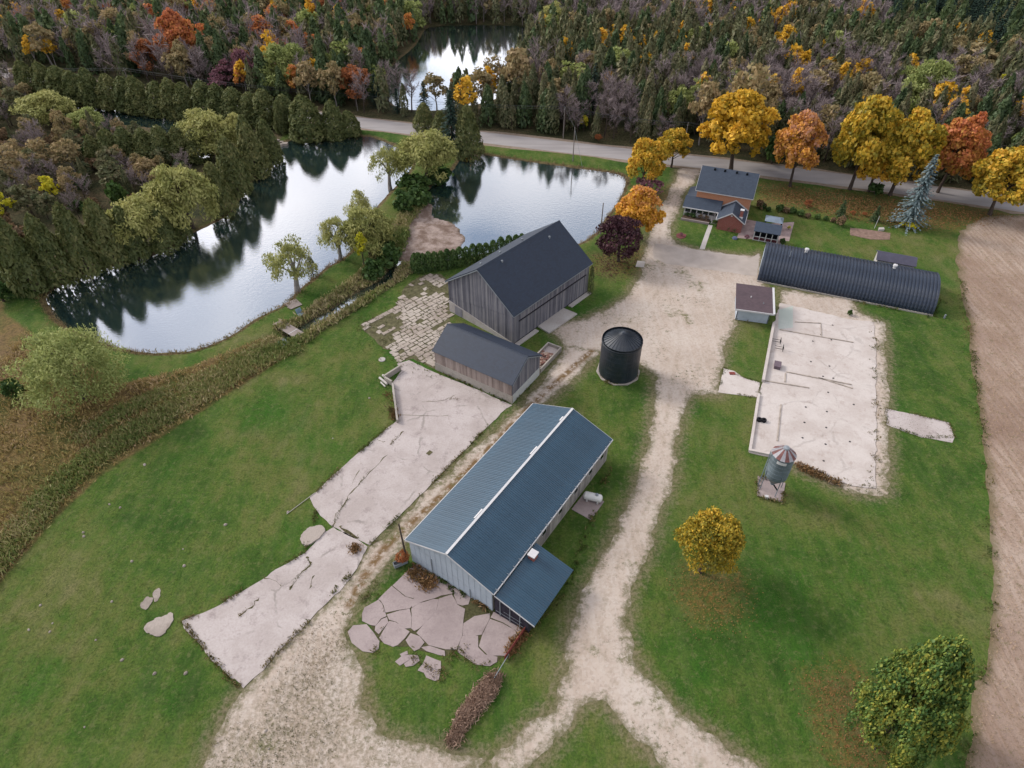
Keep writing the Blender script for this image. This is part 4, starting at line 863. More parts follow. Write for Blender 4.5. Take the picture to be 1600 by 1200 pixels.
# ------------------------------------------------------------ foliage materials
def leafmat(name, cols, trans=0.28, k=1.85):
    t = NT(name); g = t.n('NewGeometry'); ob = t.n('ObjectInfo').outputs['Random']
    f = t.m1('ADD', t.m1('ADD', t.m1('MULTIPLY', t.attr('tone'), 0.5), t.m1('MULTIPLY', g.outputs['Random Per Island'], 0.3)), t.m1('MULTIPLY', ob, 0.22))
    n = len(cols); c = t.ramp(f, [(0.12 + 0.76 * i / (n - 1), C(*q, k=k)) for i, q in enumerate(cols)])
    d = t.n('BsdfDiffuse', {'Color': c}); tr = t.n('BsdfTranslucent', {'Color': c}); gl = t.n('BsdfGlossy', {'Color': (.5, .5, .5, 1), 'Roughness': .55})
    m = t.n('MixShader', {0: trans}); t.t.links.new(d.outputs[0], m.inputs[1]); t.t.links.new(tr.outputs[0], m.inputs[2])
    m2 = t.n('MixShader', {0: 0.03}); t.t.links.new(m.outputs[0], m2.inputs[1]); t.t.links.new(gl.outputs[0], m2.inputs[2])
    t.t.links.new(m2.outputs[0], t.out.inputs[0]); return t.m
LM = dict(
    cedar=leafmat('cedar_foliage', [(54, 66, 36), (80, 86, 48), (108, 104, 64)]),
    woodcedar=leafmat('olive_cedar_foliage', [(54, 64, 44), (78, 84, 56), (98, 96, 68), (116, 104, 80)]),
    pine=leafmat('pine_foliage', [(40, 56, 36), (62, 78, 48), (88, 98, 62)]),
    willow=leafmat('willow_foliage', [(96, 102, 54), (132, 132, 76), (164, 158, 102)], .3),
    greenwillow=leafmat('green_willow_foliage', [(84, 98, 50), (120, 128, 72), (152, 154, 96)], .3),
    yellow=leafmat('yellow_maple_foliage', [(136, 116, 34), (186, 146, 42), (214, 172, 62), (206, 140, 54)], .3, 1.6),
    yellowgreen=leafmat('yellow_green_maple_foliage', [(84, 86, 34), (132, 120, 40), (180, 146, 48), (200, 150, 60)], .3),
    orange=leafmat('orange_maple_foliage', [(150, 108, 50), (196, 132, 64), (204, 142, 84), (186, 124, 92)], .3, 1.35),
    rust=leafmat('rust_maple_foliage', [(112, 76, 52), (158, 96, 58), (180, 116, 72)], .3, 1.35),
    purple=leafmat('purple_maple_foliage', [(36, 22, 28), (58, 34, 40), (80, 50, 52)], .15),
    plum=leafmat('plum_shrub_foliage', [(84, 56, 66), (112, 76, 84), (128, 92, 96)], .2),
    bare=leafmat('bare_twigs', [(88, 78, 78), (116, 104, 104), (144, 130, 128)], .15, 1.7),
    bronze=leafmat('bronze_thin_foliage', [(96, 92, 62), (126, 112, 78), (150, 128, 96)], .3),
    pinktop=leafmat('pink_topped_maple_foliage', [(176, 134, 36), (200, 150, 48), (204, 146, 76), (180, 132, 106)], .3, 1.55),
    redgold=leafmat('red_gold_maple_foliage', [(164, 134, 52), (186, 134, 66), (190, 116, 70), (172, 104, 76)], .3, 1.5),
    spruce=leafmat('blue_spruce_needles', [(52, 66, 70), (86, 100, 102), (122, 132, 132)], .1),
    darkspruce=leafmat('dark_spruce_needles', [(22, 34, 32), (34, 50, 42), (50, 66, 52)], .1),
    lime=leafmat('lime_yellow_foliage', [(120, 124, 30), (168, 162, 40), (196, 182, 60)], .3),
    mapgreen=leafmat('green_gold_maple_foliage', [(46, 72, 42), (66, 92, 48), (92, 112, 54), (132, 132, 58), (166, 150, 62)], .3),
    green=leafmat('green_shrub_foliage', [(34, 52, 26), (54, 76, 36), (80, 98, 50)], .2),
    brown=leafmat('brown_shrub_foliage', [(78, 62, 50), (108, 88, 66), (130, 108, 80)], .15))
def barkmat(name, a, b):
    t = NT(name); o = t.obj(); return t.bsdf(t.ramp(t.noise(2.5, t.map(o, (3, 3, .6)), 5, .7), [(.35, a), (.65, b)]), .95, .1)
M_BARK = barkmat('grey_brown_bark', C(66, 56, 50), C(104, 92, 84)); M_PALEBARK = barkmat('pale_bark', C(130, 122, 118), C(176, 168, 162))

# ------------------------------------------------------------ tree shapes (numpy)
def quads(P, N, s, asp, rs, up=None):
    n = len(P); N = N / (np.linalg.norm(N, axis=1)[:, None] + 1e-9)
    r = rs.randn(n, 3) if up is None else up + 0.35 * rs.randn(n, 3)
    t = r - (r * N).sum(1)[:, None] * N; t /= (np.linalg.norm(t, axis=1)[:, None] + 1e-9); b = np.cross(N, t)
    s = np.asarray(s).reshape(-1, 1) * np.ones((n, 1)); a = s * asp
    V = np.stack([P + t * s, P + b * a + t * s * .1, P - t * s, P - b * a - t * s * .1], 1).reshape(-1, 3)
    return V, np.arange(4 * n).reshape(n, 4)
def sphere(n, rs): v = rs.randn(n, 3); return v / np.linalg.norm(v, axis=1)[:, None]
def decid(seed, nl, leaf, Hh=10., R=4., base=.2, ncl=34, clr=.30, droop=0., asp=.75, grow_=1., zt=0.0, flat=0.0):
    rs = np.random.RandomState(seed); zc, hz = Hh * (base + 1) / 2, Hh * (1 - base) / 2
    d = sphere(ncl * 3, rs); d = d[d[:, 2] > -.75][:ncl]; rad = (.30 + .62 * rs.rand(len(d)) ** .6)[:, None]
    egg = 1 - .22 * np.clip(d[:, 2:3], -1, 1) * grow_
    c = d * rad * np.array([R, R, hz]) * np.concatenate([egg, egg, np.ones_like(egg)], 1) * (1 - clr * .55); c[:, 2] += zc
    cr_ = R * clr * (.6 + .8 * rs.rand(len(c))); ct = rs.rand(len(c))
    w = cr_ ** 2; k = rs.choice(len(c), nl, p=w / w.sum()); u = sphere(nl, rs)
    outd = c[k] - np.array([0, 0, zc - hz * .3]); outd /= np.linalg.norm(outd, axis=1)[:, None] + 1e-9
    u = u + outd * .75; u[:, 2] += .15; u /= np.linalg.norm(u, axis=1)[:, None]
    rr = cr_[k] * (.42 + .78 * rs.rand(nl) ** .7); P = c[k] + u * rr[:, None] * np.array([1, 1, .8])
    if droop: P[:, 2] -= droop * rs.rand(nl) ** 1.5 * np.clip(np.hypot(P[:, 0], P[:, 1]) / R, 0.2, 1)
    P[:, 2] = np.maximum(P[:, 2], .35)
    N = u * .55 + .6 * rs.randn(nl, 3); up = np.array([0, 0, -1.0]) if droop else None
    V, F = quads(P, N, leaf * (.6 + .8 * rs.rand(nl)), asp, rs, up)
    tone = np.clip(ct[k] * .5 + .5 * rs.rand(nl) + zt * (P[:, 2] - zc) / hz, 0, 1)
    return V, F, np.repeat(tone, 4), c, cr_
def trunk_mb(c, Hh, seed, r0=.24, nl=9, lean=.3, fork=.3):
    rs = random.Random(seed); m = MB(); lx, ly = rs.uniform(-lean, lean), rs.uniform(-lean, lean)
    ax = lambda z: (lx * (z / Hh) + .12 * math.sin(z * .9 + seed), ly * (z / Hh) + .12 * math.cos(z * .8 + seed), z)
    zs = [-.3, 0.15, Hh * .12, Hh * .3, Hh * .5, Hh * .72]; rr = [r0 * 1.5, r0 * 1.15, r0 * .9, r0 * .7, r0 * .45, r0 * .12]
    m.tube([ax(z) for z in zs], rr, 8)
    idx = list(range(len(c))); rs.shuffle(idx)
    for i in idx[:nl]:
        e = c[i]; z0 = max(Hh * fork * .75, min(e[2] * .55, Hh * .55)); p = ax(z0); q = (p[0] * .5 + e[0] * .5, p[1] * .5 + e[1] * .5, z0 * .45 + e[2] * .55 + .1)
        m.tube([p, q, tuple(e)], [r0 * .45, r0 * .28, r0 * .08], 5)
    return m
def cedar(seed, nl, leaf, Hh=10., R=2.6, base=.02, ovoid=.75, rag=.22, asp=.42):
    rs = np.random.RandomState(seed); t = rs.rand(nl) ** .8; th = rs.rand(nl) * 2 * np.pi
    prof = (np.clip(t, 0, 1) + .0) ; zf = base + (1 - base) * t
    r = R * (np.clip((1 - t ** (1 + 1.4 * (1 - ovoid))), 0, 1) ** ovoid) * np.clip((t + .22) / .34, 0, 1) ** .5
    lump = vnoise(th * 1.6 + seed, zf * 5 + seed, seed) * .6 + vnoise(th * 4 + seed, zf * 12, seed + 3) * .4
    r = r * (1 - rag + 2 * rag * (lump - .3)) * (.80 + .25 * rs.rand(nl) ** .5)
    P = np.stack([r * np.cos(th), r * np.sin(th), zf * Hh * (1 + .02 * rs.randn(nl))], 1)
    P[:, 2] = np.maximum(P[:, 2], .2)
    out_ = np.stack([np.cos(th), np.sin(th), .35 * np.ones(nl)], 1); N = out_ + .55 * rs.randn(nl, 3)
    V, F = quads(P, N, leaf * (.6 + .8 * rs.rand(nl)), asp, rs, np.array([0, 0, 1.0]) + out_ * .35)
    return V, F, np.repeat(np.clip(.7 * lump + .3 * rs.rand(nl) + .15 * (t - .4), 0, 1), 4), None, None
def spruce(seed, tiers=24, nb=9, nq=5, Hh=10., R=2.4, leaf=.3, ovoid=.85):
    rs = np.random.RandomState(seed); P = []; N = []; S_ = []; T = []; U = []
    for i in range(tiers):
        f = (i + rs.rand() * .5) / tiers; z = Hh * (.06 + .92 * f); r = R * (1 - f) ** ovoid * (.8 + .35 * rs.rand()) + .08; b = rs.rand(); n_ = max(4, int(nb * (1 - .55 * f)))
        for j in range(n_):
            a = 2 * np.pi * (j + b) / n_ + .25 * rs.randn(); rl = r * (.75 + .4 * rs.rand()); tt = rs.rand()
            for q in range(nq):
                g = (q + .7) / nq; x, y = rl * g * math.cos(a), rl * g * math.sin(a)
                P.append((x, y, z - .28 * rl * g + .10 * rl * g * g)); N.append((math.cos(a) * .35, math.sin(a) * .35, 1)); S_.append(leaf * (1.15 - .45 * g) * (.8 + .5 * rs.rand())); T.append(tt * .6 + .4 * g); U.append((math.cos(a), math.sin(a), -.25))
    P, N, U = map(np.array, (P, N, U)); N = N + .3 * rs.randn(*N.shape)
    V, F = quads(P, N, np.array(S_), .55, rs, U); return V, F, np.repeat(np.clip(T, 0, 1), 4), None, None
def bare(seed, Hh=10., R=3., nbr=16, ntw=420, narrow=False, leaf=.9):
    rs = np.random.RandomState(seed); m = MB(); ax = lambda z: (.25 * math.sin(z * .5 + seed), .2 * math.cos(z * .6 + seed), z)
    m.tube([ax(z) for z in (-.2, Hh * .25, Hh * .5, Hh * .75, Hh * .97)], [.17, .13, .09, .05, .015], 5); P = []; U = []
    for i in range(nbr):
        z0 = Hh * (.22 + .6 * (i + rs.rand()) / nbr); a = rs.rand() * 6.28; ln = (R * (1.15 - .7 * z0 / Hh)) * (.7 + .5 * rs.rand()); up = .75 + .5 * rs.rand()
        p = np.array(ax(z0)); e = p + np.array([math.cos(a) * ln, math.sin(a) * ln, ln * up]); mi = (p + e) / 2 + np.array([0, 0, -.12 * ln])
        m.tube([p, mi, e], [.06, .04, .012], 3, False)
        for q in range(ntw // nbr):
            g = .25 + .75 * rs.rand(); b_ = p * (1 - g) + e * g; d = np.array([math.cos(a), math.sin(a), up]) * .6 + rs.randn(3) * .7; d[2] += .3; d /= np.linalg.norm(d); P.append(b_ + d * leaf * .6); U.append(d)
    P, U = np.array(P), np.array(U); N = np.cross(U, rs.randn(*U.shape)); V, F = quads(P, N, leaf * (.5 + .7 * rs.rand(len(P))), .06, rs, U * 3)
    return V, F, np.repeat(rs.rand(len(P)), 4), m, None

PROTO = {}     # species -> list of (crown mesh, trunk mesh, nominal H, nominal R, one-mesh version, arrays)
def add_proto(sp, mat, arr, Hh, R, trunk=None, bark=None):
    V, F, tone = arr[:3]; bark = bark or M_BARK
    crown = np_mesh('crown', V, F, mat, {'tone': tone}); tm = trunk.mesh('trunk', bark) if trunk else None
    one = None
    if trunk:
        tv = np.array(trunk.v); tf = [f for f in trunk.f]
        me = bpy.data.meshes.new(sp + '_whole'); off = len(V)
        me.from_pydata([tuple(p) for p in V] + trunk.v, [], [tuple(f) for f in F] + [tuple(off + i for i in f) for f in tf]); me.materials.append(mat); me.materials.append(bark)
        me.polygons.foreach_set('material_index', np.concatenate([np.zeros(len(F), np.int32), np.ones(len(tf), np.int32)]))
        at = me.attributes.new('tone', 'FLOAT', 'POINT'); at.data.foreach_set('value', np.concatenate([tone, np.zeros(len(tv))]).astype(np.float32)); one = me
    PROTO.setdefault(sp, []).append((crown, tm, Hh, R, one or crown, (V, F, tone)))
def P_decid(sp, mat, n, nl, leaf, seed0, Hh=10., R=4., bark=None, r0=.24, **k):
    for i in range(n):
        a = decid(seed0 + i, nl, leaf, Hh, R, **k); add_proto(sp, LM[mat], a, Hh, R, trunk_mb(a[3], Hh, seed0 + i, r0), bark)
def straight(Hh, r0=.16): return MB().tube([(0, 0, -.3), (0, 0, Hh * .5), (0, 0, Hh * .92)], [r0, r0 * .7, r0 * .15], 6)
def P_con(sp, mat, n, seed0, fn, Hh=10., R=2.6, r0=.16, **k):
    for i in range(n): add_proto(sp, LM[mat], fn(seed0 + i, Hh=Hh, R=R, **k), Hh, R, straight(Hh, r0))
P_con('cedar', 'cedar', 5, 10, cedar, R=2.6, nl=3400, leaf=.32, rag=.24, ovoid=.55)
P_con('wood_cedar', 'woodcedar', 6, 30, cedar, R=2.0, nl=900, leaf=.36, rag=.45, ovoid=.62, base=.04)
P_con('pine', 'pine', 4, 50, cedar, R=2.6, nl=1000, leaf=.38, rag=.5, ovoid=.62, asp=.55)
P_con('hedge_cedar', 'green', 3, 60, cedar, Hh=4., R=1.3, nl=900, leaf=.2, rag=.3, ovoid=.5)
P_con('spruce', 'darkspruce', 2, 70, spruce)
P_con('blue_spruce', 'spruce', 1, 74, spruce, R=2.9, tiers=34, nb=13, nq=6, leaf=.26)
P_con('young_spruce', 'pine', 2, 76, spruce, tiers=16, nb=13, nq=6, leaf=.55, R=3.6)
P_con('cypress', 'cedar', 1, 79, cedar, R=1.4, nl=600, leaf=.3, ovoid=.4)
for mat, sd in (('willow', 100), ('greenwillow', 110)): P_decid(mat, mat, 3, 7500, .27, sd, droop=1.1, asp=.34, base=.08, clr=.24, ncl=75)
P_decid('open_willow', 'willow', 3, 3000, .26, 120, droop=1.5, asp=.3, base=.2, clr=.22, ncl=42, bark=M_PALEBARK, r0=.4)
P_decid('big_willow', 'greenwillow', 1, 16000, .15, 130, droop=1.5, asp=.3, base=.03, clr=.22, ncl=130)
for mat, sd in (('yellow', 140), ('yellowgreen', 150), ('orange', 160)): P_decid(mat, mat, 3, 8500, .235, sd, ncl=95, clr=.21, base=.16)
for mat, sd in (('pinktop', 163), ('redgold', 166)): P_decid(mat, mat, 1, 8500, .235, sd, ncl=95, clr=.21, base=.16, zt=.3)
P_decid('purple', 'purple', 1, 6500, .18, 170, ncl=90, clr=.22, base=.08)
P_decid('rust', 'rust', 2, 2600, .25, 175)
P_decid('small_gold', 'yellowgreen', 1, 13000, .15, 180, ncl=100, clr=.26, base=.2)
P_decid('big_maple', 'mapgreen', 1, 40000, .12, 185, ncl=230, clr=.17, grow_=2.2, droop=.8, base=.0)
P_decid('plum', 'plum', 2, 700, .42, 190); P_decid('lime', 'lime', 2, 600, .42, 195, R=2.6); P_decid('aspen', 'yellow', 3, 600, .32, 200, R=2.0, base=.3, bark=M_PALEBARK, r0=.14)
P_decid('bronze', 'bronze', 4, 1000, .30, 210, R=3.2, base=.15, bark=M_PALEBARK, r0=.16); P_decid('thin_orange', 'redgold', 3, 800, .3, 220, R=2.6, base=.25, r0=.15)
P_decid('shrub', 'green', 3, 500, .42, 230, Hh=4., R=2.4, base=.02); P_decid('brown_shrub', 'brown', 3, 420, .38, 240, Hh=4., R=2.4, base=.02)
P_decid('rough_green', 'greenwillow', 3, 1200, .3, 250, R=3.4, base=.1)
P_decid('olive_round', 'woodcedar', 3, 900, .4, 260, R=3.2, base=.04)
for sp, R, sd in (('bare', 3.2, 300), ('bare_narrow', 1.9, 310)):
    for i in range(4):
        a = bare(sd + i, R=R, ntw=620 if R > 2 else 420, leaf=.75); add_proto(sp, LM['bare'], a, 10., R * 1.15, a[3], M_BARK)

ORD = ['first', 'second', 'third', 'fourth', 'fifth', 'sixth', 'seventh', 'eighth', 'ninth', 'tenth', 'eleventh', 'twelfth', 'thirteenth', 'fourteenth', 'fifteenth', 'sixteenth', 'seventeenth', 'eighteenth', 'nineteenth', 'twentieth']
TREES = []
def plant(sp, name, x, y, h, r, label, cat, group=None, parts=True, var=None, rz=None, z=None):
    pr = PROTO[sp][(var if var is not None else rng.randrange(100)) % len(PROTO[sp])]; cr_, tm, Hn, Rn, one, _ = pr
    z = tz(x, y) if z is None else z; sc = (r / Rn, r / Rn, h / Hn); rz = rng.uniform(0, 6.28) if rz is None else rz
    if parts:
        t_ = thing(name, (x, y, z - .05), rz, label, cat, group); t_.scale = sc
        link(bpy.data.objects.new('crown', cr_), t_)
        if tm: link(bpy.data.objects.new('trunk', tm), t_)
    else:
        t_ = bpy.data.objects.new(name, one); link(t_); t_.location = (x, y, z - .05); t_.rotation_euler = (0, 0, rz); t_.scale = sc; tag(t_, label, cat, group)
    TREES.append((x, y, r)); return t_
def pt(sp, name, bx, by, top, wpx, label, cat='tree', group=None, **k):
    b = G(bx, by); h = max(1.0, height_at(b, top)); r = wpx * depth_of((b[0], b[1], h * .5)) / FOC / 2
    return plant(sp, name, b[0], b[1], h, r, label, cat, group, **k)

# --- near trees
pt('big_willow', 'willow_tree', 132, 622, 512, 160, 'large round pale green willow standing alone in the meadow at left')
pt('small_gold', 'maple_tree', 1094, 893, 808, 100, 'small round golden green maple alone on the lawn right of the drive')
pt('big_maple', 'maple_tree', 1366, 1165, 1000, 142, 'big green and gold maple in the lower right corner by the field')
pt('cedar', 'cedar_tree', 1462, 1135, 1095, 40, 'small dark evergreen tucked behind the big lower right maple')
pt('purple', 'maple_tree', 966, 408, 333, 78, 'dark purple leaved maple between the pond and the gravel yard')
pt('pinktop', 'maple_tree', 996, 374, 291, 80, 'bright orange maple behind the dark purple one')
pt('yellowgreen', 'maple_tree', 1004, 296, 213, 66, 'dark green and yellow maple at the pond corner beside the drive', var=0)
pt('yellowgreen', 'maple_tree', 1048, 262, 198, 56, 'green gold maple at the drive entrance by the road', var=1)
pt('plum', 'shrub', 1012, 306, 276, 40, 'dark plum shrub under the green maple at the pond corner', 'shrub')
pt('cypress', 'cypress_tree', 922, 459, 416, 11, 'slim dark column cypress at the corner of the big grey barn')
pt('yellow', 'maple_tree', 1140, 268, 138, 116, 'huge golden orange maple behind the farmhouse roof', var=2)
pt('bronze', 'maple_tree', 1150, 236, 93, 86, 'tall bronze yellow tree behind the huge golden maple')
pt('bronze', 'maple_tree', 1092, 226, 118, 48, 'thin pinkish bronze tree left of the huge golden maple')
pt('pinktop', 'maple_tree', 1233, 291, 173, 76, 'pink topped yellow maple alone on the roadside lawn right of the house', var=0)
pt('yellowgreen', 'maple_tree', 1326, 296, 143, 92, 'tall yellow green maple with thick trunk on the leaf strewn lawn', var=2)
pt('yellow', 'maple_tree', 1356, 299, 216, 74, 'short golden maple in front of the tall roadside maples', var=1)
pt('yellowgreen', 'maple_tree', 1392, 305, 170, 96, 'broad yellow green maple between the golden and the red orange maples', var=1)
pt('redgold', 'maple_tree', 1466, 301, 171, 80, 'red orange maple behind the blue spruce', var=2)
pt('blue_spruce', 'spruce_tree', 1417, 352, 238, 64, 'tall blue grey spruce on the leaf strewn lawn', 'tree')
pt('yellowgreen', 'maple_tree', 1545, 335, 226, 100, 'yellow green maple at the right edge beside the ploughed field', var=0)
pt('shrub', 'shrub', 1366, 303, 286, 26, 'green bush at the foot of the roadside maples', 'shrub')
pt('lime', 'shrub', 1420, 357, 347, 24, 'low yellow green bush at the foot of the blue spruce', 'shrub')
pt('shrub', 'shrub', 1206, 256, 205, 30, 'dark green bushy tree between the huge golden and pink topped maples', 'tree')
pt('young_spruce', 'spruce_tree', 1313, 337, 311, 20, 'small young spruce, left of two on the leaf strewn lawn')
pt('young_spruce', 'spruce_tree', 1366, 345, 320, 19, 'small young spruce, right of two on the leaf strewn lawn')
# behind the roadside maples
pt('greenwillow', 'willow_tree', 1430, 176, 88, 86, 'pale green willow beyond the road behind the tall maples')
pt('bare', 'bare_tree', 1452, 190, 118, 78, 'grey leafless tree behind the red orange maple'); pt('bare', 'bare_tree', 1512, 190, 120, 78, 'grey leafless tree above the right end of the road')
pt('lime', 'poplar_tree', 1552, 160, 113, 36, 'bright yellow green tree near the right edge beyond the road')
pt('bronze', 'maple_tree', 1508, 128, 62, 90, 'broad brownish tree at the dark wood edge upper right')
pt('bare', 'bare_tree', 1583, 232, 150, 64, 'grey leafless tree at the far right above the field'); pt('bare', 'bare_tree', 1540, 250, 190, 60, 'grey leafless tree right behind the edge maple')
pt('rough_green', 'maple_tree', 1596, 250, 178, 50, 'pale green roadside tree cut by the right picture edge')
pt('rough_green', 'maple_tree', 1405, 190, 118, 50, 'pale green tree left of the willow beyond the road')
# --- big pond, left bank
for i, q in enumerate(((55,455,338,66),(98,440,336,62),(140,425,318,60),(182,411,312,60),(215,402,322,52),(262,388,326,50),(285,372,326,40),(20,440,350,60))):
    pt('cedar', 'cedar_tree', *q, ORD[i + 1 if i < 7 else 0] + ' cedar from the left in the row on the near left pond bank', 'tree', 'cedars on the near left pond bank')
pt('willow', 'willow_tree', 232, 392, 304, 104, 'pale willow bulging out of the cedar row on the left pond bank')
pt('willow', 'willow_tree', 300, 356, 252, 108, 'large pale willow on the left pond bank between cedar groups')
for i, q in enumerate(((350,334,254,52),(373,303,216,58),(402,272,194,54),(424,252,184,44),(397,262,182,40))):
    pt('cedar', 'cedar_tree', *q, ['nearest', 'second nearest', 'third nearest', 'farthest', 'hindmost'][i] + ' of the pointed cedars on the far left bank of the big pond', 'tree', 'cedars on the far left pond bank')
pt('willow', 'willow_tree', 332, 240, 166, 96, 'broad cream green willow between the dark small pond and the big pond'); pt('willow', 'willow_tree', 373, 236, 176, 52, 'smaller cream green willow against the pointed bank cedars')
for i, q in enumerate(((180,254,204,48),(207,254,200,48),(236,254,203,50),(263,254,198,52),(288,252,200,46),(312,252,204,44))):
    pt('cedar', 'cedar_tree', *q, ORD[i] + ' cedar from the left in the short row left of the cream willow', 'tree', 'cedars left of the cream willow')
pt('lime', 'shrub', 277, 240, 219, 22, 'bright yellow bush in front of the short cedar row', 'shrub')
for i in range(17):
    bx = 56 + i * 24.4; by = 153 + i * 2.9
    pt('cedar', 'cedar_tree', bx + rng.uniform(-4, 4), by, 100 + i * 2.9 + rng.uniform(-5, 5), rng.uniform(46, 56), ORD[i] + ' cedar from the left in the long hedge behind the small dark pond', 'tree', 'cedars in the long roadside hedge')
pt('cedar', 'cedar_tree', 443, 208, 158, 26, 'slim cedar at the little stone dam between the ponds')
pt('cedar', 'cedar_tree', 482, 214, 147, 68, 'widest round dark cedar at the top of the big pond'); pt('cedar', 'cedar_tree', 524, 212, 155, 46, 'dark cedar right of the widest round cedar at the top of the big pond'); pt('cedar', 'cedar_tree', 547, 209, 172, 42, 'last low dark cedar by the road at the top of the big pond')
pt('willow', 'willow_tree', 78, 190, 137, 92, 'pale topped willow at the far left beside the small dark pond'); pt('greenwillow', 'willow_tree', 140, 205, 168, 60, 'light willow left of the short cedar row')
# --- causeway
pt('open_willow', 'willow_tree', 466, 453, 368, 92, 'leaning open willow at the pond edge by the small jetty', var=0)
pt('cypress', 'cedar_tree', 489, 428, 396, 16, 'tiny dark evergreen beside the leaning willow by the jetty')
pt('open_willow', 'willow_tree', 532, 404, 331, 66, 'thin open willow on the grassy causeway at the water', var=1); pt('willow', 'willow_tree', 578, 398, 318, 88, 'full pale willow in the middle of the grassy causeway'); pt('open_willow', 'willow_tree', 565, 352, 290, 48, 'pale thin willow above the full causeway willow', var=2)
pt('lime', 'shrub', 570, 418, 358, 22, 'yellow leaved sapling at the foot of the full causeway willow', 'tree')
pt('open_willow', 'willow_tree', 610, 293, 219, 64, 'willow with bent trunk leaning over the big pond near the road', var=1); pt('willow', 'willow_tree', 668, 286, 199, 104, 'broad bronze olive willow at the head of the causeway')
for q in ((606,410,376,46,),(646,300,272,52),(690,282,256,40),(630,330,300,36),(585,432,400,36),(655,318,288,40),(600,380,345,40)): pt('shrub', 'shrub', *q, 'dark green bush on the causeway bank', 'shrub', 'bushes on the causeway bank')
pt('cedar', 'cedar_tree', 664, 204, 162, 38, 'round cedar at the roadside left of the tall spruce'); pt('spruce', 'spruce_tree', 708, 240, 136, 58, 'tallest dark spruce between the two ponds by the road'); pt('cedar', 'cedar_tree', 732, 243, 163, 52, 'broad dark cedar right of the tallest spruce'); pt('cedar', 'cedar_tree', 690, 226, 175, 40, 'dark cedar left of the tallest spruce')
# hedge behind the big barn
hl_ = GP([(650,424),(700,418),(760,404),(822,388)], 0); hl_ = smooth_poly(hl_, 6, False)
for i, (x, y) in enumerate(hl_): plant('hedge_cedar', 'cedar_tree', x, y, 3.9 + .7 * rng.random(), 1.55, (ORD[i] if i < 20 else 'last') + ' cedar from the left in the hedge behind the big grey barn', 'hedge plant', 'cedars in the hedge behind the big barn')
# --- far side, left wood
pt('redgold', 'maple_tree', 296, 118, 8, 66, 'tall orange maple with bare trunk in the left wood', var=1); pt('rust', 'maple_tree', 243, 124, 56, 46, 'rust orange tree left of the tall orange maple')
pt('greenwillow', 'willow_tree', 455, 146, 60, 86, 'pale green willow in the left wood beyond the road'); pt('rust', 'maple_tree', 557, 165, 97, 54, 'red orange maple at the roadside left of the bare birches')
pt('orange', 'maple_tree', 565, 130, 72, 40, 'pinkish tree just behind the red orange roadside maple', var=0)
for i, q in enumerate(((360,142,92,34),(385,140,74,30),(416,140,88,34),(345,148,112,30))): pt('plum', 'shrub', *q, ['tall plum purple tree', 'second plum purple tree', 'rightmost plum purple tree', 'low plum purple tree'][i] + ' in front of the left wood', 'tree', 'plum trees at the left wood edge')
for q, w_ in (((607,168,88,34),'left'),((625,172,95,30),'middle'),((645,175,100,34),'right')): pt('bare_narrow', 'birch_tree', *q, w_ + ' of three white stemmed leafless birches between the road and the far pond', 'tree', 'bare birches by the far pond')
pt('spruce', 'spruce_tree', 590, 166, 112, 36, 'dark spruce right of the red orange roadside maple'); pt('spruce', 'spruce_tree', 622, 176, 136, 24, 'small dark spruce under the bare birches')
pt('spruce', 'spruce_tree', 665, 185, 124, 34, 'dark spruce at the roadside in front of the far pond'); pt('spruce', 'spruce_tree', 703, 190, 138, 36, 'dark spruce behind the round roadside cedar')
pt('bronze', 'poplar_tree', 682, 170, 106, 46, 'pale bronze tree in front of the far pond'); pt('orange', 'maple_tree', 718, 168, 112, 30, 'small orange gold maple in front of the far pond', var=2); pt('bronze', 'poplar_tree', 755, 178, 100, 50, 'pinkish bronze tree right of the small orange maple by the far pond')
pt('willow', 'willow_tree', 862, 62, 0, 50, 'pale willow at the upper right shore of the far pond'); pt('bronze', 'poplar_tree', 806, 170, 66, 56, 'tall thin bronze tree at the near right shore of the far pond'); pt('bare', 'bare_tree', 838, 165, 62, 60, 'tall bare tree with white stem by the near right shore of the far pond'); pt('rough_green', 'poplar_tree', 890, 160, 92, 60, 'bushy yellow green tree in the wood right of the far pond'); pt('spruce', 'spruce_tree', 925, 175, 96, 40, 'dark pine standing above the roadside pole')
pt('lime', 'poplar_tree', 912, 205, 178, 14, 'small bright yellow tree at the roadside wood edge'); pt('rust', 'shrub', 934, 222, 208, 12, 'small red orange shrub at the roadside wood edge', 'shrub')
# --- rough ground left of the pond
for sp, nm, q, lb in (('lime','poplar_tree',(16,345,298,32),'bright yellow young tree at the left edge by the bank cedars'),('lime','poplar_tree',(92,322,270,26),'narrow yellow green young tree on the rough ground left of the pond'),
    ('bronze','birch_tree',(30,296,226,60),'grey olive tree at the far left of the rough ground'),('olive_round','cedar_tree',(52,338,284,44),'brown olive bush tree left of the narrow yellow tree'),('bare','bare_tree',(136,318,272,46),'grey leafless shrub right of the narrow yellow tree'),
    ('olive_round','cedar_tree',(186,300,250,46),'round olive tree left of the large bank willow'),('brown_shrub','shrub',(235,282,250,46),'brown shrub behind the large bank willow'),('shrub','shrub',(188,320,284,32),'dark green shrub left of the large bank willow'),
    ('bronze','birch_tree',(118,272,214,48),'brown birch among the bushes left of the short cedar row'),('bronze','birch_tree',(75,268,214,44),'brown birch at left behind the grey olive tree'),('cedar','cedar_tree',(156,258,212,34),'dark cedar left of the short cedar row behind the brown birch'),
    ('brown_shrub','shrub',(18,385,350,50),'brown bush at the left edge beside the near bank cedars'),('shrub','shrub',(24,618,594,32),'small dark bush left of the large meadow willow'),('shrub','shrub',(6,470,440,36),'dark bush at the left edge by the mown strip')):
    pt(sp, nm, *q, lb, 'shrub' if nm == 'shrub' else 'tree')

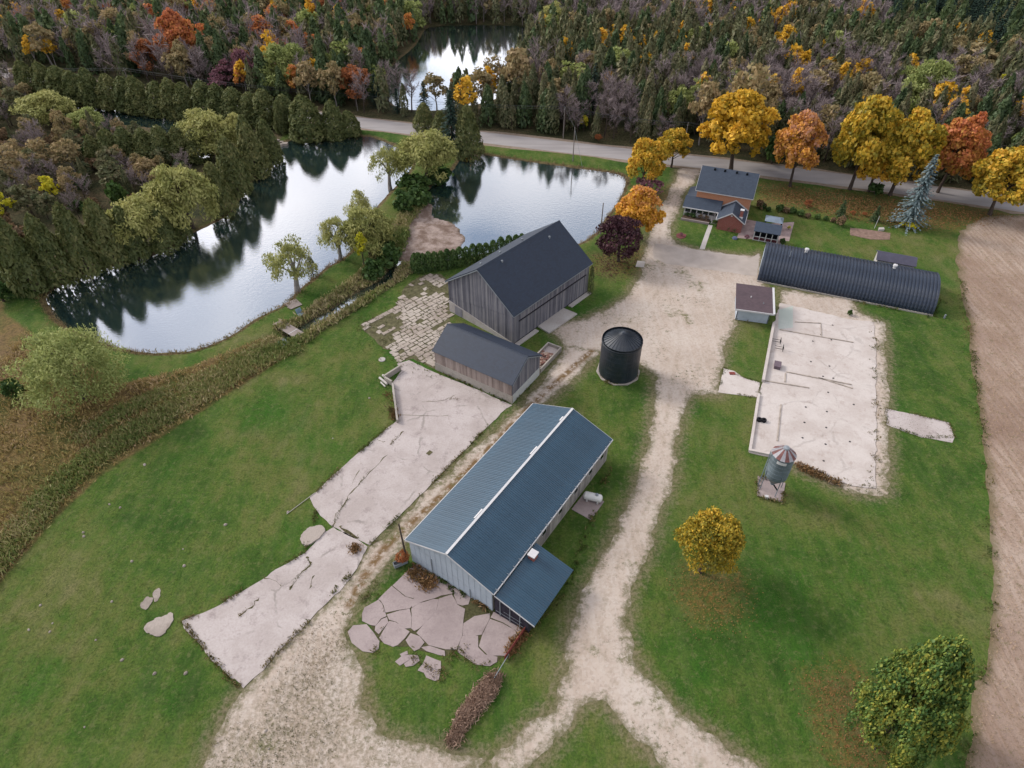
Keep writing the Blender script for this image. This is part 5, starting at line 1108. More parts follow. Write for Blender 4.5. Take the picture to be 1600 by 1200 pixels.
# ------------------------------------------------------------ the woods
def scatter(poly, sp_, seed):
    rs = np.random.RandomState(seed); x0, y0 = poly.min(0); x1, y1 = poly.max(0); X, Y = np.meshgrid(np.arange(x0, x1, sp_), np.arange(y0, y1, sp_))
    X = X.ravel() + (rs.rand(X.size) - .5) * sp_ * .95; Y = Y.ravel() + (rs.rand(Y.size) - .5) * sp_ * .95
    ok = (sdf(poly, X, Y) > 0) & (pond_d(X, Y) < -1.0) & (line_d(road_line, X, Y) > 7.5)
    tr = np.array(TREES)
    X, Y = X[ok], Y[ok]; d = np.hypot(X[:, None] - tr[:, 0], Y[:, None] - tr[:, 1]) - tr[:, 2] * .75
    ok = d.min(1) > .6; return X[ok], Y[ok]
right_wood = GP([(700,194),(765,205),(900,221),(1000,234),(1075,243),(1200,256),(1330,272),(1430,284),(1560,300),(1700,320),(1760,-22),(600,-22),(640,30),(690,120)])
left_wood = GP([(-140,86),(45,112),(180,130),(300,147),(560,180),(690,192),(690,120),(640,30),(640,-22),(-300,-22)])
west_wood = GP([(-160,118),(40,132),(60,165),(40,200),(180,212),(300,262),(290,310),(200,330),(110,345),(30,350),(-160,400)])
kinds = {'wood_cedar': ('cedar_tree', 'narrow dark olive cedar'), 'pine': ('pine_tree', 'dark green bushy pine'), 'bare_narrow': ('bare_tree', 'leafless grey slender tree'), 'bare': ('bare_tree', 'leafless grey spreading tree'), 'aspen': ('aspen_tree', 'bright yellow aspen'),
         'bronze': ('poplar_tree', 'thin bronze poplar'), 'thin_orange': ('maple_tree', 'soft orange thin maple'), 'rough_green': ('maple_tree', 'dull green broadleaf tree'), 'rust': ('maple_tree', 'rust red maple'), 'brown_shrub': ('shrub', 'brown bush'), 'olive_round': ('cedar_tree', 'round olive cedar'), 'shrub': ('shrub', 'dark green bush'), 'plum': ('shrub', 'plum coloured bush')}
top_wood = GP([(1380,75),(1440,60),(1520,90),(1600,108),(1760,120),(1800,-22),(1360,-22)])
kinds['spruce'] = ('spruce_tree', 'dark blue green spruce')
cand = []
def fill(poly, sp_, seed, region, weights, hrange):
    X, Y = scatter(poly, sp_, seed)
    if seed == 1: k_ = sdf(top_wood, X, Y) < 0; X, Y = X[k_], Y[k_]
    rs = np.random.RandomState(seed + 9); patch = fbm(X, Y, .022, 3, seed) * 1.6
    for x, y, pn in zip(X, Y, patch):
        w = np.array([b * max(0.05, 1 + g * pn) for _, b, g in weights]); k = weights[rs.choice(len(w), p=w / w.sum())][0]
        h = rs.uniform(*hrange) * (1 if k not in ('brown_shrub', 'shrub', 'plum') else .4); Rn, Hn = PROTO[k][0][3], PROTO[k][0][2]
        cand.append((y, x, k, h, Rn / Hn * h * rs.uniform(.8, 1.15), region))
fill(right_wood, 4.0, 1, 'in the wood right of the far pond', [('wood_cedar', .50, .8), ('pine', .13, .9), ('bare_narrow', .13, -1.8), ('bare', .05, -1.6), ('aspen', .04, 0), ('bronze', .05, -.5), ('rough_green', .02, 0)], (9, 16))
fill(top_wood, 5.0, 4, 'in the dark wood at the upper right', [('spruce', .75, 0), ('pine', .15, 0), ('wood_cedar', .1, 0)], (12, 18))
fill(left_wood, 4.6, 2, 'in the wood left of the far pond', [('wood_cedar', .22, .4), ('pine', .30, .8), ('bare_narrow', .12, -1), ('bare', .12, -1), ('thin_orange', .022, -.6), ('rust', .008, 0), ('bronze', .12, 0), ('aspen', .02, 0), ('rough_green', .03, 0)], (10, 17))
fill(west_wood, 4.6, 3, 'on the rough ground left of the big pond', [('bronze', .22, 0), ('bare', .2, -.5), ('olive_round', .22, .5), ('wood_cedar', .16, .5), ('brown_shrub', .18, 0), ('shrub', .07, 0)], (5.5, 9.5))
def in_view(x, y, m=30):
    d = np.array([x, y, 6 - CAM_H]); z = d @ _fw; px, py = 800 + FOC * x / z, 600 - FOC * (d @ _up) / z
    return -m < px < 1600 + m and py > -45
cand.sort(); quota = {}; rest = {}
LIM = {'cedar_tree': 190, 'pine_tree': 130, 'bare_tree': 230, 'aspen_tree': 120, 'poplar_tree': 170, 'maple_tree': 120, 'shrub': 120, 'spruce_tree': 120}
for y, x, k, h, r, region in cand:
    nm, lb = kinds[k]
    if in_view(x, y) and quota.get(nm, 0) < LIM[nm]:
        quota[nm] = quota.get(nm, 0) + 1
        if 'wood' in region: region = ('at the front edge of' if line_d(road_line, np.array([x]), np.array([y]))[0] < 22 else 'deep in') + region[2:]
        plant(k, nm, x, y, h, r, lb + ' ' + region, 'shrub' if nm == 'shrub' else 'tree', lb + 's ' + region, parts=False)
    else: rest.setdefault(k, []).append((x, y, h, r))
for k, L_ in rest.items():
    Vs, Fs, Ts = [], [], []; off = 0; rs = np.random.RandomState(5); bars = []
    for x, y, h, r in L_:
        pr = PROTO[k][rs.randint(len(PROTO[k]))]; V, F, T = pr[5]; nq = len(F); keep = min(nq, 190 if 'bare' not in k else 170)
        sel = np.sort(rs.choice(nq, keep, replace=False)); Vq = V.reshape(-1, 4, 3)[sel]; cq = Vq.mean(1, keepdims=True)
        Vq = cq + (Vq - cq) * min(1.7, (nq / keep) ** .5); Vq = Vq.reshape(-1, 3)
        a = rs.rand() * 6.28; ca, sa = math.cos(a), math.sin(a); sx, sz = r / pr[3], h / pr[2]
        Vs.append(np.stack([x + sx * (ca * Vq[:, 0] - sa * Vq[:, 1]), y + sx * (sa * Vq[:, 0] + ca * Vq[:, 1]), sz * Vq[:, 2]], 1)); Ts.append(np.clip(T.reshape(-1, 4)[sel].ravel() * .7 + .3 * rs.rand(), 0, 1))
        b = np.array([(x - .12, y, 0), (x + .12, y, 0), (x + .05, y, h * .8), (x - .05, y, h * .8)]); Vs.append(b); Ts.append(np.full(4, .1))
    V = np.concatenate(Vs); F = np.arange(len(V)).reshape(-1, 4)
    o = bpy.data.objects.new({'wood_cedar': 'cedar_wood', 'pine': 'pine_wood', 'bare_narrow': 'bare_wood', 'bare': 'bare_wood', 'aspen': 'aspen_wood', 'bronze': 'poplar_wood'}.get(k, 'mixed_wood'), np_mesh('wood_' + k, V, F, PROTO[k][0][0].materials[0], {'tone': np.concatenate(Ts)})); link(o)
    tag(o, kinds[k][1] + 's filling the far wood', 'wood', None, 'stuff')
# ------------------------------------------------------------ meadow growth, reeds, leaves, stubble (uncountable)
def tufts(name, X, Y, Z, hmin, hmax, nq, mat, label, seed, spread=.35, asp=.22, cat='grass'):
    rs = np.random.RandomState(seed); n = len(X); i = np.repeat(np.arange(n), nq); h = (hmin + (hmax - hmin) * rs.rand(n))[i]
    P = np.stack([X[i] + spread * rs.randn(n * nq), Y[i] + spread * rs.randn(n * nq), Z[i] + h * .45 * (.5 + rs.rand(n * nq))], 1)
    U = np.stack([.45 * rs.randn(n * nq), .45 * rs.randn(n * nq), np.ones(n * nq)], 1); N = np.cross(U, rs.randn(n * nq, 3)); N[:, 2] += .35
    V, F = quads(P, N, h * .5, asp, rs, U); tone = np.clip(fbm(X, Y, .12, 3, seed)[i] * .6 + .5 + .25 * rs.randn(n * nq) * .5, 0, 1)
    o = bpy.data.objects.new(name, np_mesh(name, V, F, mat, {'tone': np.repeat(tone, 4)})); link(o); return tag(o, label, cat, None, 'stuff')
def pts_in(poly, n, seed, dmin=0.0, cond=None):
    rs = np.random.RandomState(seed); x0, y0 = poly.min(0); x1, y1 = poly.max(0); X = x0 + (x1 - x0) * rs.rand(n * 4); Y = y0 + (y1 - y0) * rs.rand(n * 4)
    ok = sdf(poly, X, Y) > dmin
    if cond is not None: ok &= cond(X, Y)
    return X[ok][:n], Y[ok][:n]
L_MEADOW = leafmat('meadow_weeds', [(88, 96, 50), (118, 112, 64), (146, 126, 80), (156, 134, 104)], .2, 1.6)
L_DITCH = leafmat('ditch_brush', [(70, 92, 44), (104, 114, 60), (142, 132, 92), (172, 154, 126)], .2, 1.75)
L_REED = leafmat('dry_reeds', [(110, 92, 66), (150, 126, 92), (120, 116, 60)], .2, 1.1)
X, Y = pts_in(meadow, 15000, 1, .3, lambda X, Y: (pond_d(X, Y) < -1) & (X > -95)); tufts('meadow_weeds', X, Y, terrain(X, Y), .3, .9, 3, L_MEADOW, 'rough tan and green weeds covering the left meadow', 1, .4, .3)
band = strip_poly(GP([(-120,1010),(0,870),(70,788),(150,714),(300,625),(420,556),(468,540)]), 4.6)
X, Y = pts_in(band, 5600, 2); tufts('ditch_brush', X, Y, np.zeros(len(X)), .35, 1.2, 9, L_DITCH, 'tall brown and green brush along the ditch beside the lawn', 2, .45, .16, 'brush')
band2 = strip_poly(GP([(120,690),(200,640),(300,600),(380,562),(432,530)]), 3.0); X, Y = pts_in(band2, 2000, 12); tufts('ditch_brush', X, Y, np.zeros(len(X)), .3, 1.0, 9, L_DITCH, 'brown brush between the mown pond strip and the ditch', 12, .45, .22, 'brush')
X, Y = pts_in(creekbrush, 2600, 3, .2, lambda X, Y: sdf(creek, X, Y) < -.3); tufts('creek_brush', X, Y, terrain(X, Y), .5, 1.4, 8, L_DITCH, 'low brown and green brush lining the creek', 3, .45, .24, 'brush')
rs = np.random.RandomState(4); sl_ = np.concatenate([pond_big[:80], pond_right[:36]]); X = np.repeat(sl_[:, 0], 22) + .9 * rs.randn(len(sl_) * 22); Y = np.repeat(sl_[:, 1], 22) + .9 * rs.randn(len(sl_) * 22)
ok = (pond_d(X, Y) < .1) & (sdf(mud, X, Y) < 0); X, Y = X[ok], Y[ok]; tufts('shore_reeds', X, Y, terrain(X, Y), .3, 1.0, 3, L_REED, 'tan reeds and weeds fringing the pond shore', 4, .25, .14, 'reeds')
row = GP([(780,1054),(762,1060),(742,1086),(722,1114),(711,1140),(700,1158),(709,1164),(729,1134),(752,1106),(776,1076)])
X, Y = pts_in(row, 900, 5); tufts('dry_weed_row', X, Y, np.zeros(len(X)), .3, .95, 16, leafmat('dry_brown_weeds', [(92, 76, 62), (128, 106, 90), (158, 134, 118)], .15, 1.8), 'strip of dry brown weeds running from the red gate', 5, .3, .14, 'weeds')
for q, w_, n_, sd, lb in (([(640,893),(665,905),(672,920)], 2.2, 150, 6, 'dry weeds growing on the patio at the barn corner'), ([(612,640),(606,615),(617,655)], .9, 90, 7, 'rusty weeds behind the retaining wall'), ([(1243,727),(1290,748),(1310,757)], 1.1, 130, 8, 'brown weeds along the lower edge of the foundation'), ([(745,935),(762,948)], 1.0, 50, 10, 'weeds at the foot of the white barn wall'), ([(795,1022),(826,980)], 1.0, 110, 11, 'rusty weeds along the red gate'), ([(552,858),(560,856)], 1.0, 40, 14, 'green weeds in the gap between the yard slabs')):
    X, Y = pts_in(strip_poly(GP(q), w_), n_, sd); tufts('weed_patch', X, Y, np.zeros(len(X)), .3, .8, 7, leafmat('rusty_weeds', [(70, 66, 42), (108, 84, 56), (132, 98, 66)], .15) if 'rusty_weeds' not in bpy.data.materials else bpy.data.materials['rusty_weeds'], lb, sd, .3, .24, 'weeds')
X, Y = pts_in(field_poly, 22000, 9, .3, lambda X, Y: (np.hypot(X, Y) < 260)); tufts('field_stubble', X, Y, np.full(len(X), .01), .12, .38, 3, leafmat('stubble', [(120, 104, 76), (150, 128, 104), (110, 108, 66)], .1), 'dry stubble and weeds on the ploughed field', 9, .3, .2, 'stubble')
def fallen(px, n, seed, cols, lb, s=.12):
    pg = grow(GP(px), 2.0); X, Y = pts_in(pg, n * 2, seed); rs = np.random.RandomState(seed); sd = sdf(pg, X, Y); ok = rs.rand(len(X)) < np.clip(sd / (sd.max() * .8), 0, 1) ** 1.3; X, Y = X[ok], Y[ok]; P = np.stack([X, Y, .03 + .05 * rs.rand(len(X))], 1); N = np.array([0, 0, 1.0]) + .5 * rs.randn(len(X), 3)
    V, F = quads(P, N, s * (.6 + .8 * rs.rand(len(X))), .7, rs); o = bpy.data.objects.new('fallen_leaves', np_mesh('fallen_leaves', V, F, leafmat('fallen_leaf_%d' % seed, cols, .1, 1.0), {'tone': np.repeat(rs.rand(len(X)), 4)})); link(o); tag(o, lb, 'leaves', None, 'stuff')
fallen([(1060,890),(1095,870),(1150,885),(1180,925),(1155,990),(1085,985),(1050,935)], 1300, 21, [(112, 88, 50), (150, 124, 64), (130, 96, 60)], 'fallen leaves on the grass below the small golden maple', .10)
fallen([(1185,287),(1270,294),(1400,310),(1520,324),(1600,338),(1540,352),(1420,356),(1300,338),(1190,318)], 6000, 22, [(120, 92, 60), (158, 118, 74), (140, 96, 64)], 'fallen leaves covering the lawn under the roadside maples', .2)
fallen([(1240,1060),(1335,1030),(1400,1100),(1400,1230),(1310,1240),(1275,1150)], 2400, 23, [(110, 78, 48), (150, 108, 62), (140, 92, 58)], 'fallen leaves beside the big lower right maple', .08)
fallen([(925,400),(1000,390),(1005,415),(955,440),(925,430)], 1200, 24, [(70, 44, 42), (110, 70, 60)], 'dark fallen leaves under the purple maple', .14)

lawn_a = GP([(0,905),(150,745),(300,652),(470,545),(560,515),(600,590),(620,650),(480,790),(480,850),(300,960),(370,1085),(330,1180),(300,1300),(-300,1300)])
lawn_b = GP([(1060,680),(1110,625),(1165,720),(1190,790),(1330,775),(1395,760),(1400,520),(1500,480),(1530,700),(1540,900),(1500,1200),(1480,1300),(1200,1300),(1010,1060),(985,960),(1020,850)])
lawn_c = GP([(960,560),(1015,600),(1000,690),(950,840),(870,980),(800,1100),(720,1160),(600,1130),(560,1050),(700,1060),(840,980),(900,880),(900,800),(950,700),(870,630)])
L_TUFT = leafmat('lawn_grass_tufts', [(50, 78, 28), (78, 106, 42), (112, 116, 60), (140, 128, 86)], .3, 1.0)
for i_, (pg, n_) in enumerate(((lawn_a, 26000), (lawn_b, 22000), (lawn_c, 8000))):
    X, Y = pts_in(pg, n_, 60 + i_, .6); q_ = fbm(X, Y, .25, 3, 7) > -.15; X, Y = X[q_], Y[q_]; tufts('lawn_grass', X, Y, np.full(len(X), -.03), .06, .2, 2, L_TUFT, 'tufts of mown lawn grass', 60 + i_, .22, .3)
def fringe(name, px, per_m, w_, h0, h1, label, seed, closed=True):
    l = GP(px); l = np.concatenate([l, l[:1]]) if closed else l; rs = np.random.RandomState(seed); X, Y = [], []
    for a, b in zip(l[:-1], l[1:]):
        n_ = int(np.linalg.norm(b - a) * per_m); u = rs.rand(n_, 1); q = a + (b - a) * u + w_ * rs.randn(n_, 2); k_ = fbm(q[:, 0], q[:, 1], .35, 3, seed) > -.05; X.append(q[k_, 0]); Y.append(q[k_, 1])
    X, Y = np.concatenate(X), np.concatenate(Y); tufts(name, X, Y, np.full(len(X), .02), h0 * 1.7, h1 * 1.7, 3, L_FRINGE, label, seed, .14, .34)
L_FRINGE = leafmat('edge_grass', [(56, 76, 32), (88, 100, 48), (124, 112, 70), (140, 118, 84)], .3, 1.1)
fringe('edge_grass', [(621,655),(564,704),(530,734),(484,778),(494,800),(476,864),(391,915),(324,955),(284,969),(337,1036),(375,1077),(472,982),(562,881)], 16, .16, .08, .28, 'grass growing over the edges of the long concrete yard', 31, False)
fringe('edge_grass', [(577,851),(635,795),(732,697),(792,637)], 14, .14, .08, .25, 'grass along the lane side of the long concrete yard', 32, False)
fringe('edge_grass', [(1131,575),(1161,590),(1188,598),(1185,621),(1122,613)], 12, .12, .06, .2, 'grass around the concrete path left of the foundation', 33)
fringe('edge_grass', [(1384,638),(1440,650),(1482,660),(1492,683),(1440,683),(1386,664)], 12, .14, .06, .2, 'grass around the concrete path right of the foundation', 34)
fringe('edge_grass', [(542,990),(552,962),(566,940),(595,905),(590,1010),(575,1022),(600,1020),(625,1010),(650,1030),(690,1060),(700,1025),(715,1015),(745,1042),(770,1040),(795,1020)], 16, .35, .08, .25, 'grass between and around the broken patio slabs', 35, False)
fringe('edge_grass', [(1499,437),(1509,488),(1526,602),(1536,687),(1546,800),(1546,969),(1539,1030),(1526,1070),(1516,1137),(1509,1200)], 9, .5, .1, .32, 'rough grass along the edge of the ploughed field', 36, False)
fringe('edge_grass', [(1367,500),(1368,640),(1367,763),(1330,760),(1245,727)], 10, .5, .08, .25, 'weeds along the rough edge of the foundation', 37, False)
for i_, q_ in enumerate(([(629,674),(610,695)], [(604,710),(570,745),(530,800),(520,825)], [(478,870),(486,882),(470,897),(452,921)], [(405,935),(372,964)], [(530,822),(560,842)], [(720,623),(660,628)])): fringe('crack_weeds', q_, 9, .06, .05, .16, 'weeds rooted in the cracks of the long concrete yard', 40 + i_, False)
fringe('edge_grass', [(562,508),(594,540),(624,566),(684,578),(684,550),(700,512),(699,438),(652,432),(618,478)], 9, 1.6, .08, .25, 'weeds growing through the broken concrete yard', 51)
fringe('edge_grass', [(560,520),(600,500),(640,470),(690,445),(690,480),(640,505),(600,530),(630,550),(680,520)], 8, 1.5, .06, .2, 'weeds growing in the joints of the broken concrete yard', 52, False)
fringe('contact_shade_weeds', [(643,881),(700,915),(768,954)], 10, .2, .1, .4, 'weeds along the foot of the white barn wall', 53, False)  # weed fringes added along building bases to deepen the contact shade
fringe('contact_shade_weeds', [(829,986),(888,915),(940,760),(955,730)], 7, .3, .1, .4, 'tall grass along the right side of the metal barn', 54, False)
fringe('contact_shade_weeds', [(683,579),(740,604),(800,632),(842,590)], 9, .2, .1, .4, 'weeds at the foot of the smaller board barn', 55, False)
fringe('contact_shade_weeds', [(1152,500),(1206,508)], 9, .2, .1, .4, 'weeds at the front wall of the small white shed', 56, False)
fringe('contact_shade_weeds', [(937,583),(950,598),(985,598),(999,583)], 10, .25, .1, .4, 'tall grass around the black silo pad', 57, False)
fringe('contact_shade_weeds', [(1330,471),(1400,484),(1458,496),(1472,470)], 7, .3, .1, .4, 'tall grass along the footing of the quonset hut', 58, False)
fringe('contact_shade_weeds', [(1184,744),(1183,776),(1222,786),(1227,755)], 9, .2, .1, .35, 'tall grass around the feed bin pad', 59)
weedy = GP([(330,1130),(380,1085),(470,990),(540,915),(560,900),(580,890),(545,985),(545,1040),(575,1110),(620,1150),(700,1175),(700,1230),(320,1230)])
X, Y = pts_in(weedy, 5200, 50); k_ = np.random.RandomState(1).rand(len(X)) < np.clip(.35 + 1.3 * fbm(X, Y, .12, 4, 2), 0, 1); X, Y = X[k_], Y[k_]; tufts('gravel_weeds', X, Y, np.full(len(X), .0), .05, .2, 4, L_FRINGE, 'small weeds dotting the thin gravel at lower left', 50, .12, .4, 'weeds')
# ------------------------------------------------------------ broken patio in front of the metal barn
PA = bpy.data.objects.new('broken_patio', None); link(PA); PA.location = tuple(G(675, 970)); tag(PA, 'broken mauve concrete patio of large cracked slabs before the white barn wall', 'patio')
Z12 = lambda q: [(535 + a / 5.333, 880 + b / 5.333) for a, b in q]
pieces = [[(300,300),(410,190),(520,280),(590,300),(590,340),(560,375),(480,385),(360,410),(345,350),(320,310)], [(420,185),(590,20),(640,5),(770,90),(740,150),(640,200),(600,240),(590,290),(530,275)],
 [(165,420),(185,370),(300,305),(330,340),(350,400),(365,440),(320,460),(275,520),(230,510),(165,480)], [(600,245),(650,200),(750,160),(775,95),(930,190),(915,250),(820,265),(760,290),(690,310),(640,330),(580,370),(595,300)],
 [(575,380),(640,335),(760,300),(800,300),(780,395),(740,440),(690,490),(640,540),(600,560),(575,540),(580,450)], [(805,295),(910,260),(940,310),(955,345),(1020,380),(1005,470),(995,600),(980,640),(950,715),(860,715),(720,680),(690,650),(620,580),(690,500),(745,445),(785,395)],
 [(925,200),(1065,285),(1050,340),(1000,350),(960,340),(930,260)], [(370,430),(480,395),(560,380),(575,450),(570,540),(520,540),(450,490),(390,470)], [(275,525),(330,465),(370,450),(380,490),(300,590),(270,560)],
 [(310,620),(390,480),(440,490),(560,570),(520,620),(460,680),(420,695),(350,665)], [(530,640),(570,585),(640,610),(680,660),(640,710),(600,730),(560,690)], [(660,700),(720,690),(850,730),(855,770),(800,760),(700,730)],
 [(1005,600),(1010,500),(1100,440),(1230,420),(1225,460),(1160,590),(1090,605)], [(985,640),(1000,605),(1130,605),(1130,700),(1190,760),(1290,780),(1285,820),(1230,855),(1110,840),(960,735)],
 [(1140,690),(1170,590),(1230,465),(1330,500),(1440,560),(1450,600),(1420,680),(1380,770),(1290,765),(1220,770)], [(1235,450),(1260,405),(1500,545),(1470,590),(1450,560),(1340,490)],
 [(45,570),(90,520),(200,510),(250,570),(305,650),(300,710),(250,745),(170,730),(80,660)], [(440,820),(500,770),(560,765),(560,800),(510,830),(480,850)], [(565,765),(625,770),(640,810),(590,850),(530,862),(515,840),(565,805)], [(480,760),(540,730),(545,755),(490,772)],
 [(630,890),(660,850),(820,815),(820,870),(800,970),(770,978),(700,950),(680,910)], [(664,845),(700,770),(770,800),(818,812)]]
rs = np.random.RandomState(2)
for i, q in enumerate(pieces):
    w_ = ragged(grow(GP(Z12(q), .08), .035), .4, .05, 20 + i) - np.array([[PA.location.x, PA.location.y]])
    MB().prism(w_, -.1, .06 + .035 * rs.rand()).build('slab', M_PATIO, PA)
PB = slab('patio_underlay', Z12([(165,420),(300,300),(590,15),(640,0),(1250,395),(1500,545),(1370,770),(1240,850),(950,730),(860,770),(640,730),(560,690),(460,690),(310,650),(230,510),(165,480)]), .02, plain('weedy_gravel_soil', C(84, 82, 56), .95, .1, 0, .4, 3), amp=.2); tag(PB, kind='structure')
# broken concrete yard beside the barns
CB = bpy.data.objects.new('broken_yard', None); link(CB); o0 = G(640, 500); CB.location = tuple(o0); tag(CB, 'broken concrete yard of many small pieces with grass in the joints', 'paving')
cpoly = smooth_poly(GP([(562,508),(580,526),(594,540),(604,548),(612,546),(624,566),(646,560),(684,578),(684,550),(700,512),(704,492),(699,438),(680,427),(652,434),(630,452),(618,478),(585,496)]), 2)
e1 = G(690, 470)[:2] - G(580, 530)[:2]; e1 /= np.linalg.norm(e1); e2 = np.array([-e1[1], e1[0]]); rs = np.random.RandomState(8)
pl_ = cpoly - o0[:2]; uv = np.stack([pl_ @ e1, pl_ @ e2], 1); cells = []; v = uv[:, 1].min()
while v < uv[:, 1].max():
    hh = rs.uniform(.8, 1.2); u = uv[:, 0].min() - rs.rand()
    while u < uv[:, 0].max():
        ww_ = rs.uniform(.9, 1.9); c = o0[:2] + e1 * (u + ww_ / 2) + e2 * (v + hh / 2); d = sdf(cpoly, c[0], c[1])
        gn = fbm(np.array([c[0]]), np.array([c[1]]), .16, 2, 12)[0]
        if d > .1 - .0 and not (gn > .36 and rs.rand() < .8) and rs.rand() > .02: cells.append((np.hypot(*c), u, v, ww_, hh))
        u += ww_ + .06
    v += hh + .05
cells.sort(); late = MB()
for i, (_, u, v, ww_, hh) in enumerate(cells):
    g = .025 + .06 * rs.rand(); cs = np.array([(u + g, v + g), (u + ww_ * rs.uniform(.4, .6), v + g * rs.uniform(.3, 1.6)), (u + ww_ - g, v + g), (u + ww_ - g * rs.uniform(.3, 2), v + hh * .5), (u + ww_ - g, v + hh - g), (u + ww_ * .5, v + hh - g * rs.uniform(.3, 1.6)), (u + g, v + hh - g), (u + g * rs.uniform(.3, 2), v + hh * .5)])
    cs = cs + .06 * rs.randn(*cs.shape); w_ = cs[:, :1] * e1 + cs[:, 1:] * e2; zt_ = .05 + .06 * rs.rand(); tl = .03 * rs.randn(8)
    (late if i >= 300 else MB()).prism(w_, -.08, list(zt_ + tl)).build('concrete_piece', M_COB, CB) if i < 300 else late.prism(w_, -.08, list(zt_ + tl))
if late.v: late.build('concrete_piece', M_COB, CB, kind='stuff')
tag(flat('yard_soil', ragged(cpoly, .6, .3, 3), .016, plain('mossy_rubble_soil', C(102, 98, 72), .95, .1, 0, .4, 1.2)), kind='structure')
# stray stones in the lawn and rock outcrops
MR = concrete('lawn_rock', C(150, 138, 128), C(182, 170, 160), C(124, 112, 100), .5, 0)
def rock(name, px, z1, label, cat='rock', group=None, amp=.34):
    c = G(*np.mean(px, 0)); pp_ = ragged(smooth_poly(GP(px, .05), 3), .22, amp, 3); pp_ = pp_ + .22 * np.stack([fbm(pp_[:, 0], pp_[:, 1], 2.2, 3, 6), fbm(pp_[:, 0], pp_[:, 1], 2.2, 3, 7)], 1); o = MB().prism(ragged(pp_, .3, .05, int(px[0][0])) - c[:2], -.15, z1).build(name, MR, None, tuple(c)); return tag(o, label, cat, group)
rock('rock_slab', [(222,984),(240,968),(258,962),(268,958),(268,970),(258,988),(246,993)], .12, 'larger flat grey rock slab in the lawn left of the concrete')
rock('rock_slab', [(220,948),(228,934),(236,932),(238,944),(230,952)], .10, 'smaller flat pinkish rock in the lawn above the larger slab'); rock('rock_slab', [(240,926),(248,920),(252,930),(246,940),(240,938)], .06, 'faint brownish flat rock right beside the smaller lawn rock')
rock('rubble_mound', [(470,838),(486,824),(504,822),(508,830),(494,846),(478,854)], .25, 'low mound of mauve rubble beside the long concrete yard', 'rubble')
rs2 = random.Random(5)
for x, y in ((130,832),(131,838),(206,877),(286,858),(288,884),(352,820),(63,946),(175,940),(82,974),(45,984),(290,1052),(242,1052),(191,1031),(132,1136),(78,987),(226,726),(171,788),(188,793),(520,685),(577,622),(450,800),(415,1142),(420,1170),(150,1000)):
    c = G(x, y); s_ = .14 + .16 * rs2.random(); m = MB(); m.lathe([(.001, s_ * .8), (s_ * .7, s_ * .55), (s_, 0), (s_ * .9, -.1)], 7); m.v = [(a * (1 + .25 * math.sin(3 * a + x)), b * .8, c_) for a, b, c_ in m.v]
    tag(m.build('stone', MR, None, tuple(c), rs2.random() * 6), 'small pale stone lying in the big left lawn', 'stone', 'stones scattered in the left lawn')

# ------------------------------------------------------------ walls, pipes, lid, rails
RW = bpy.data.objects.new('retaining_wall', None); link(RW); c0 = G(612, 610); RW.location = tuple(c0); tag(RW, 'low angled grey concrete retaining wall between lawn and yard', 'retaining wall')
def wseg(a, b, h, name='wall_segment'):
    a, b = GP([a, b]) - c0[:2]; n_ = np.array([-(b - a)[1], (b - a)[0]]); n_ = n_ / np.linalg.norm(n_) * .16; MB().prism([a - n_, b - n_, b + n_, a + n_], -.1, h).build(name, M_WALLCON, RW)
wseg((626,578), (601,594), 1.1); wseg((602,595.5), (613,602), 1.05); wseg((614,603), (621.5,661), .8)
for i, (a, b) in enumerate((((593,590),(605,600)), ((598,586),(611,597)), ((595,597),(602,604)))):
    p, q = G(*a, .3), G(*b, .3); tag(MB().tube([p, q], .22 if i < 2 else .14, 10).build('drain_pipe', M_PALE), ['pale concrete pipe lying at the wall corner, outermost', 'pale concrete pipe lying at the wall corner, against the wall', 'short thin pipe stub below the two pale pipes'][i], 'pipe')
tag(MB().lathe([(.001, .14), (.62, .12), (.66, -.1)], 18).build('well_lid', M_PALE, None, tuple(G(597, 562))), 'round pale well lid in the grass near the retaining wall', 'lid')
tag(MB().box(-.45, .45, -.35, .35, .07, .1).build('floor_hatch', plain('mossy_iron', C(96, 90, 62), .8, .2), None, tuple(G(671, 708)), .9), 'small mossy square hatch in the concrete yard', 'hatch')
tag(MB().prism(ragged(GP([(996,408),(1008,409),(1006,418),(993,417)]), .5, .03), -.05, .12).build('concrete_pad', M_PALE), 'small concrete pad at the yard edge near the purple maple', 'pad')
rp = thing('red_gate', tuple(G(807, 1006)), math.atan2(*(G(822, 984) - G(792, 1028))[1::-1]), 'rusty red metal gate beside the broken patio', 'gate')
for z in (.25, .55, .85, 1.15): MB().tube([(-2.6, 0, z), (2.6, 0, z)], .05, 6).build('bar', M_RUST, rp)
box('gate_panel', M_RUST, rp, -2.5, 2.5, -.02, .02, .3, 1.1)
for x in (-2.6, 0, 2.6): MB().tube([(x, 0, 0), (x, 0, 1.3)], .07, 6).build('post', M_RUST, rp)
rl = thing('rail_fence', tuple(G(784, 1046)), math.atan2(*(G(792, 1033) - G(775, 1061))[1::-1]), 'grey pipe rail on posts below the red gate', 'fence')
MB().tube([(-1.7, 0, .95), (1.7, 0, .95)], .05, 6).build('rail', M_GALV, rl)
for x in (-1.5, 1.5): MB().tube([(x, 0, -.1), (x, 0, 1.05)], .07, 6).build('post', M_BARK, rl)
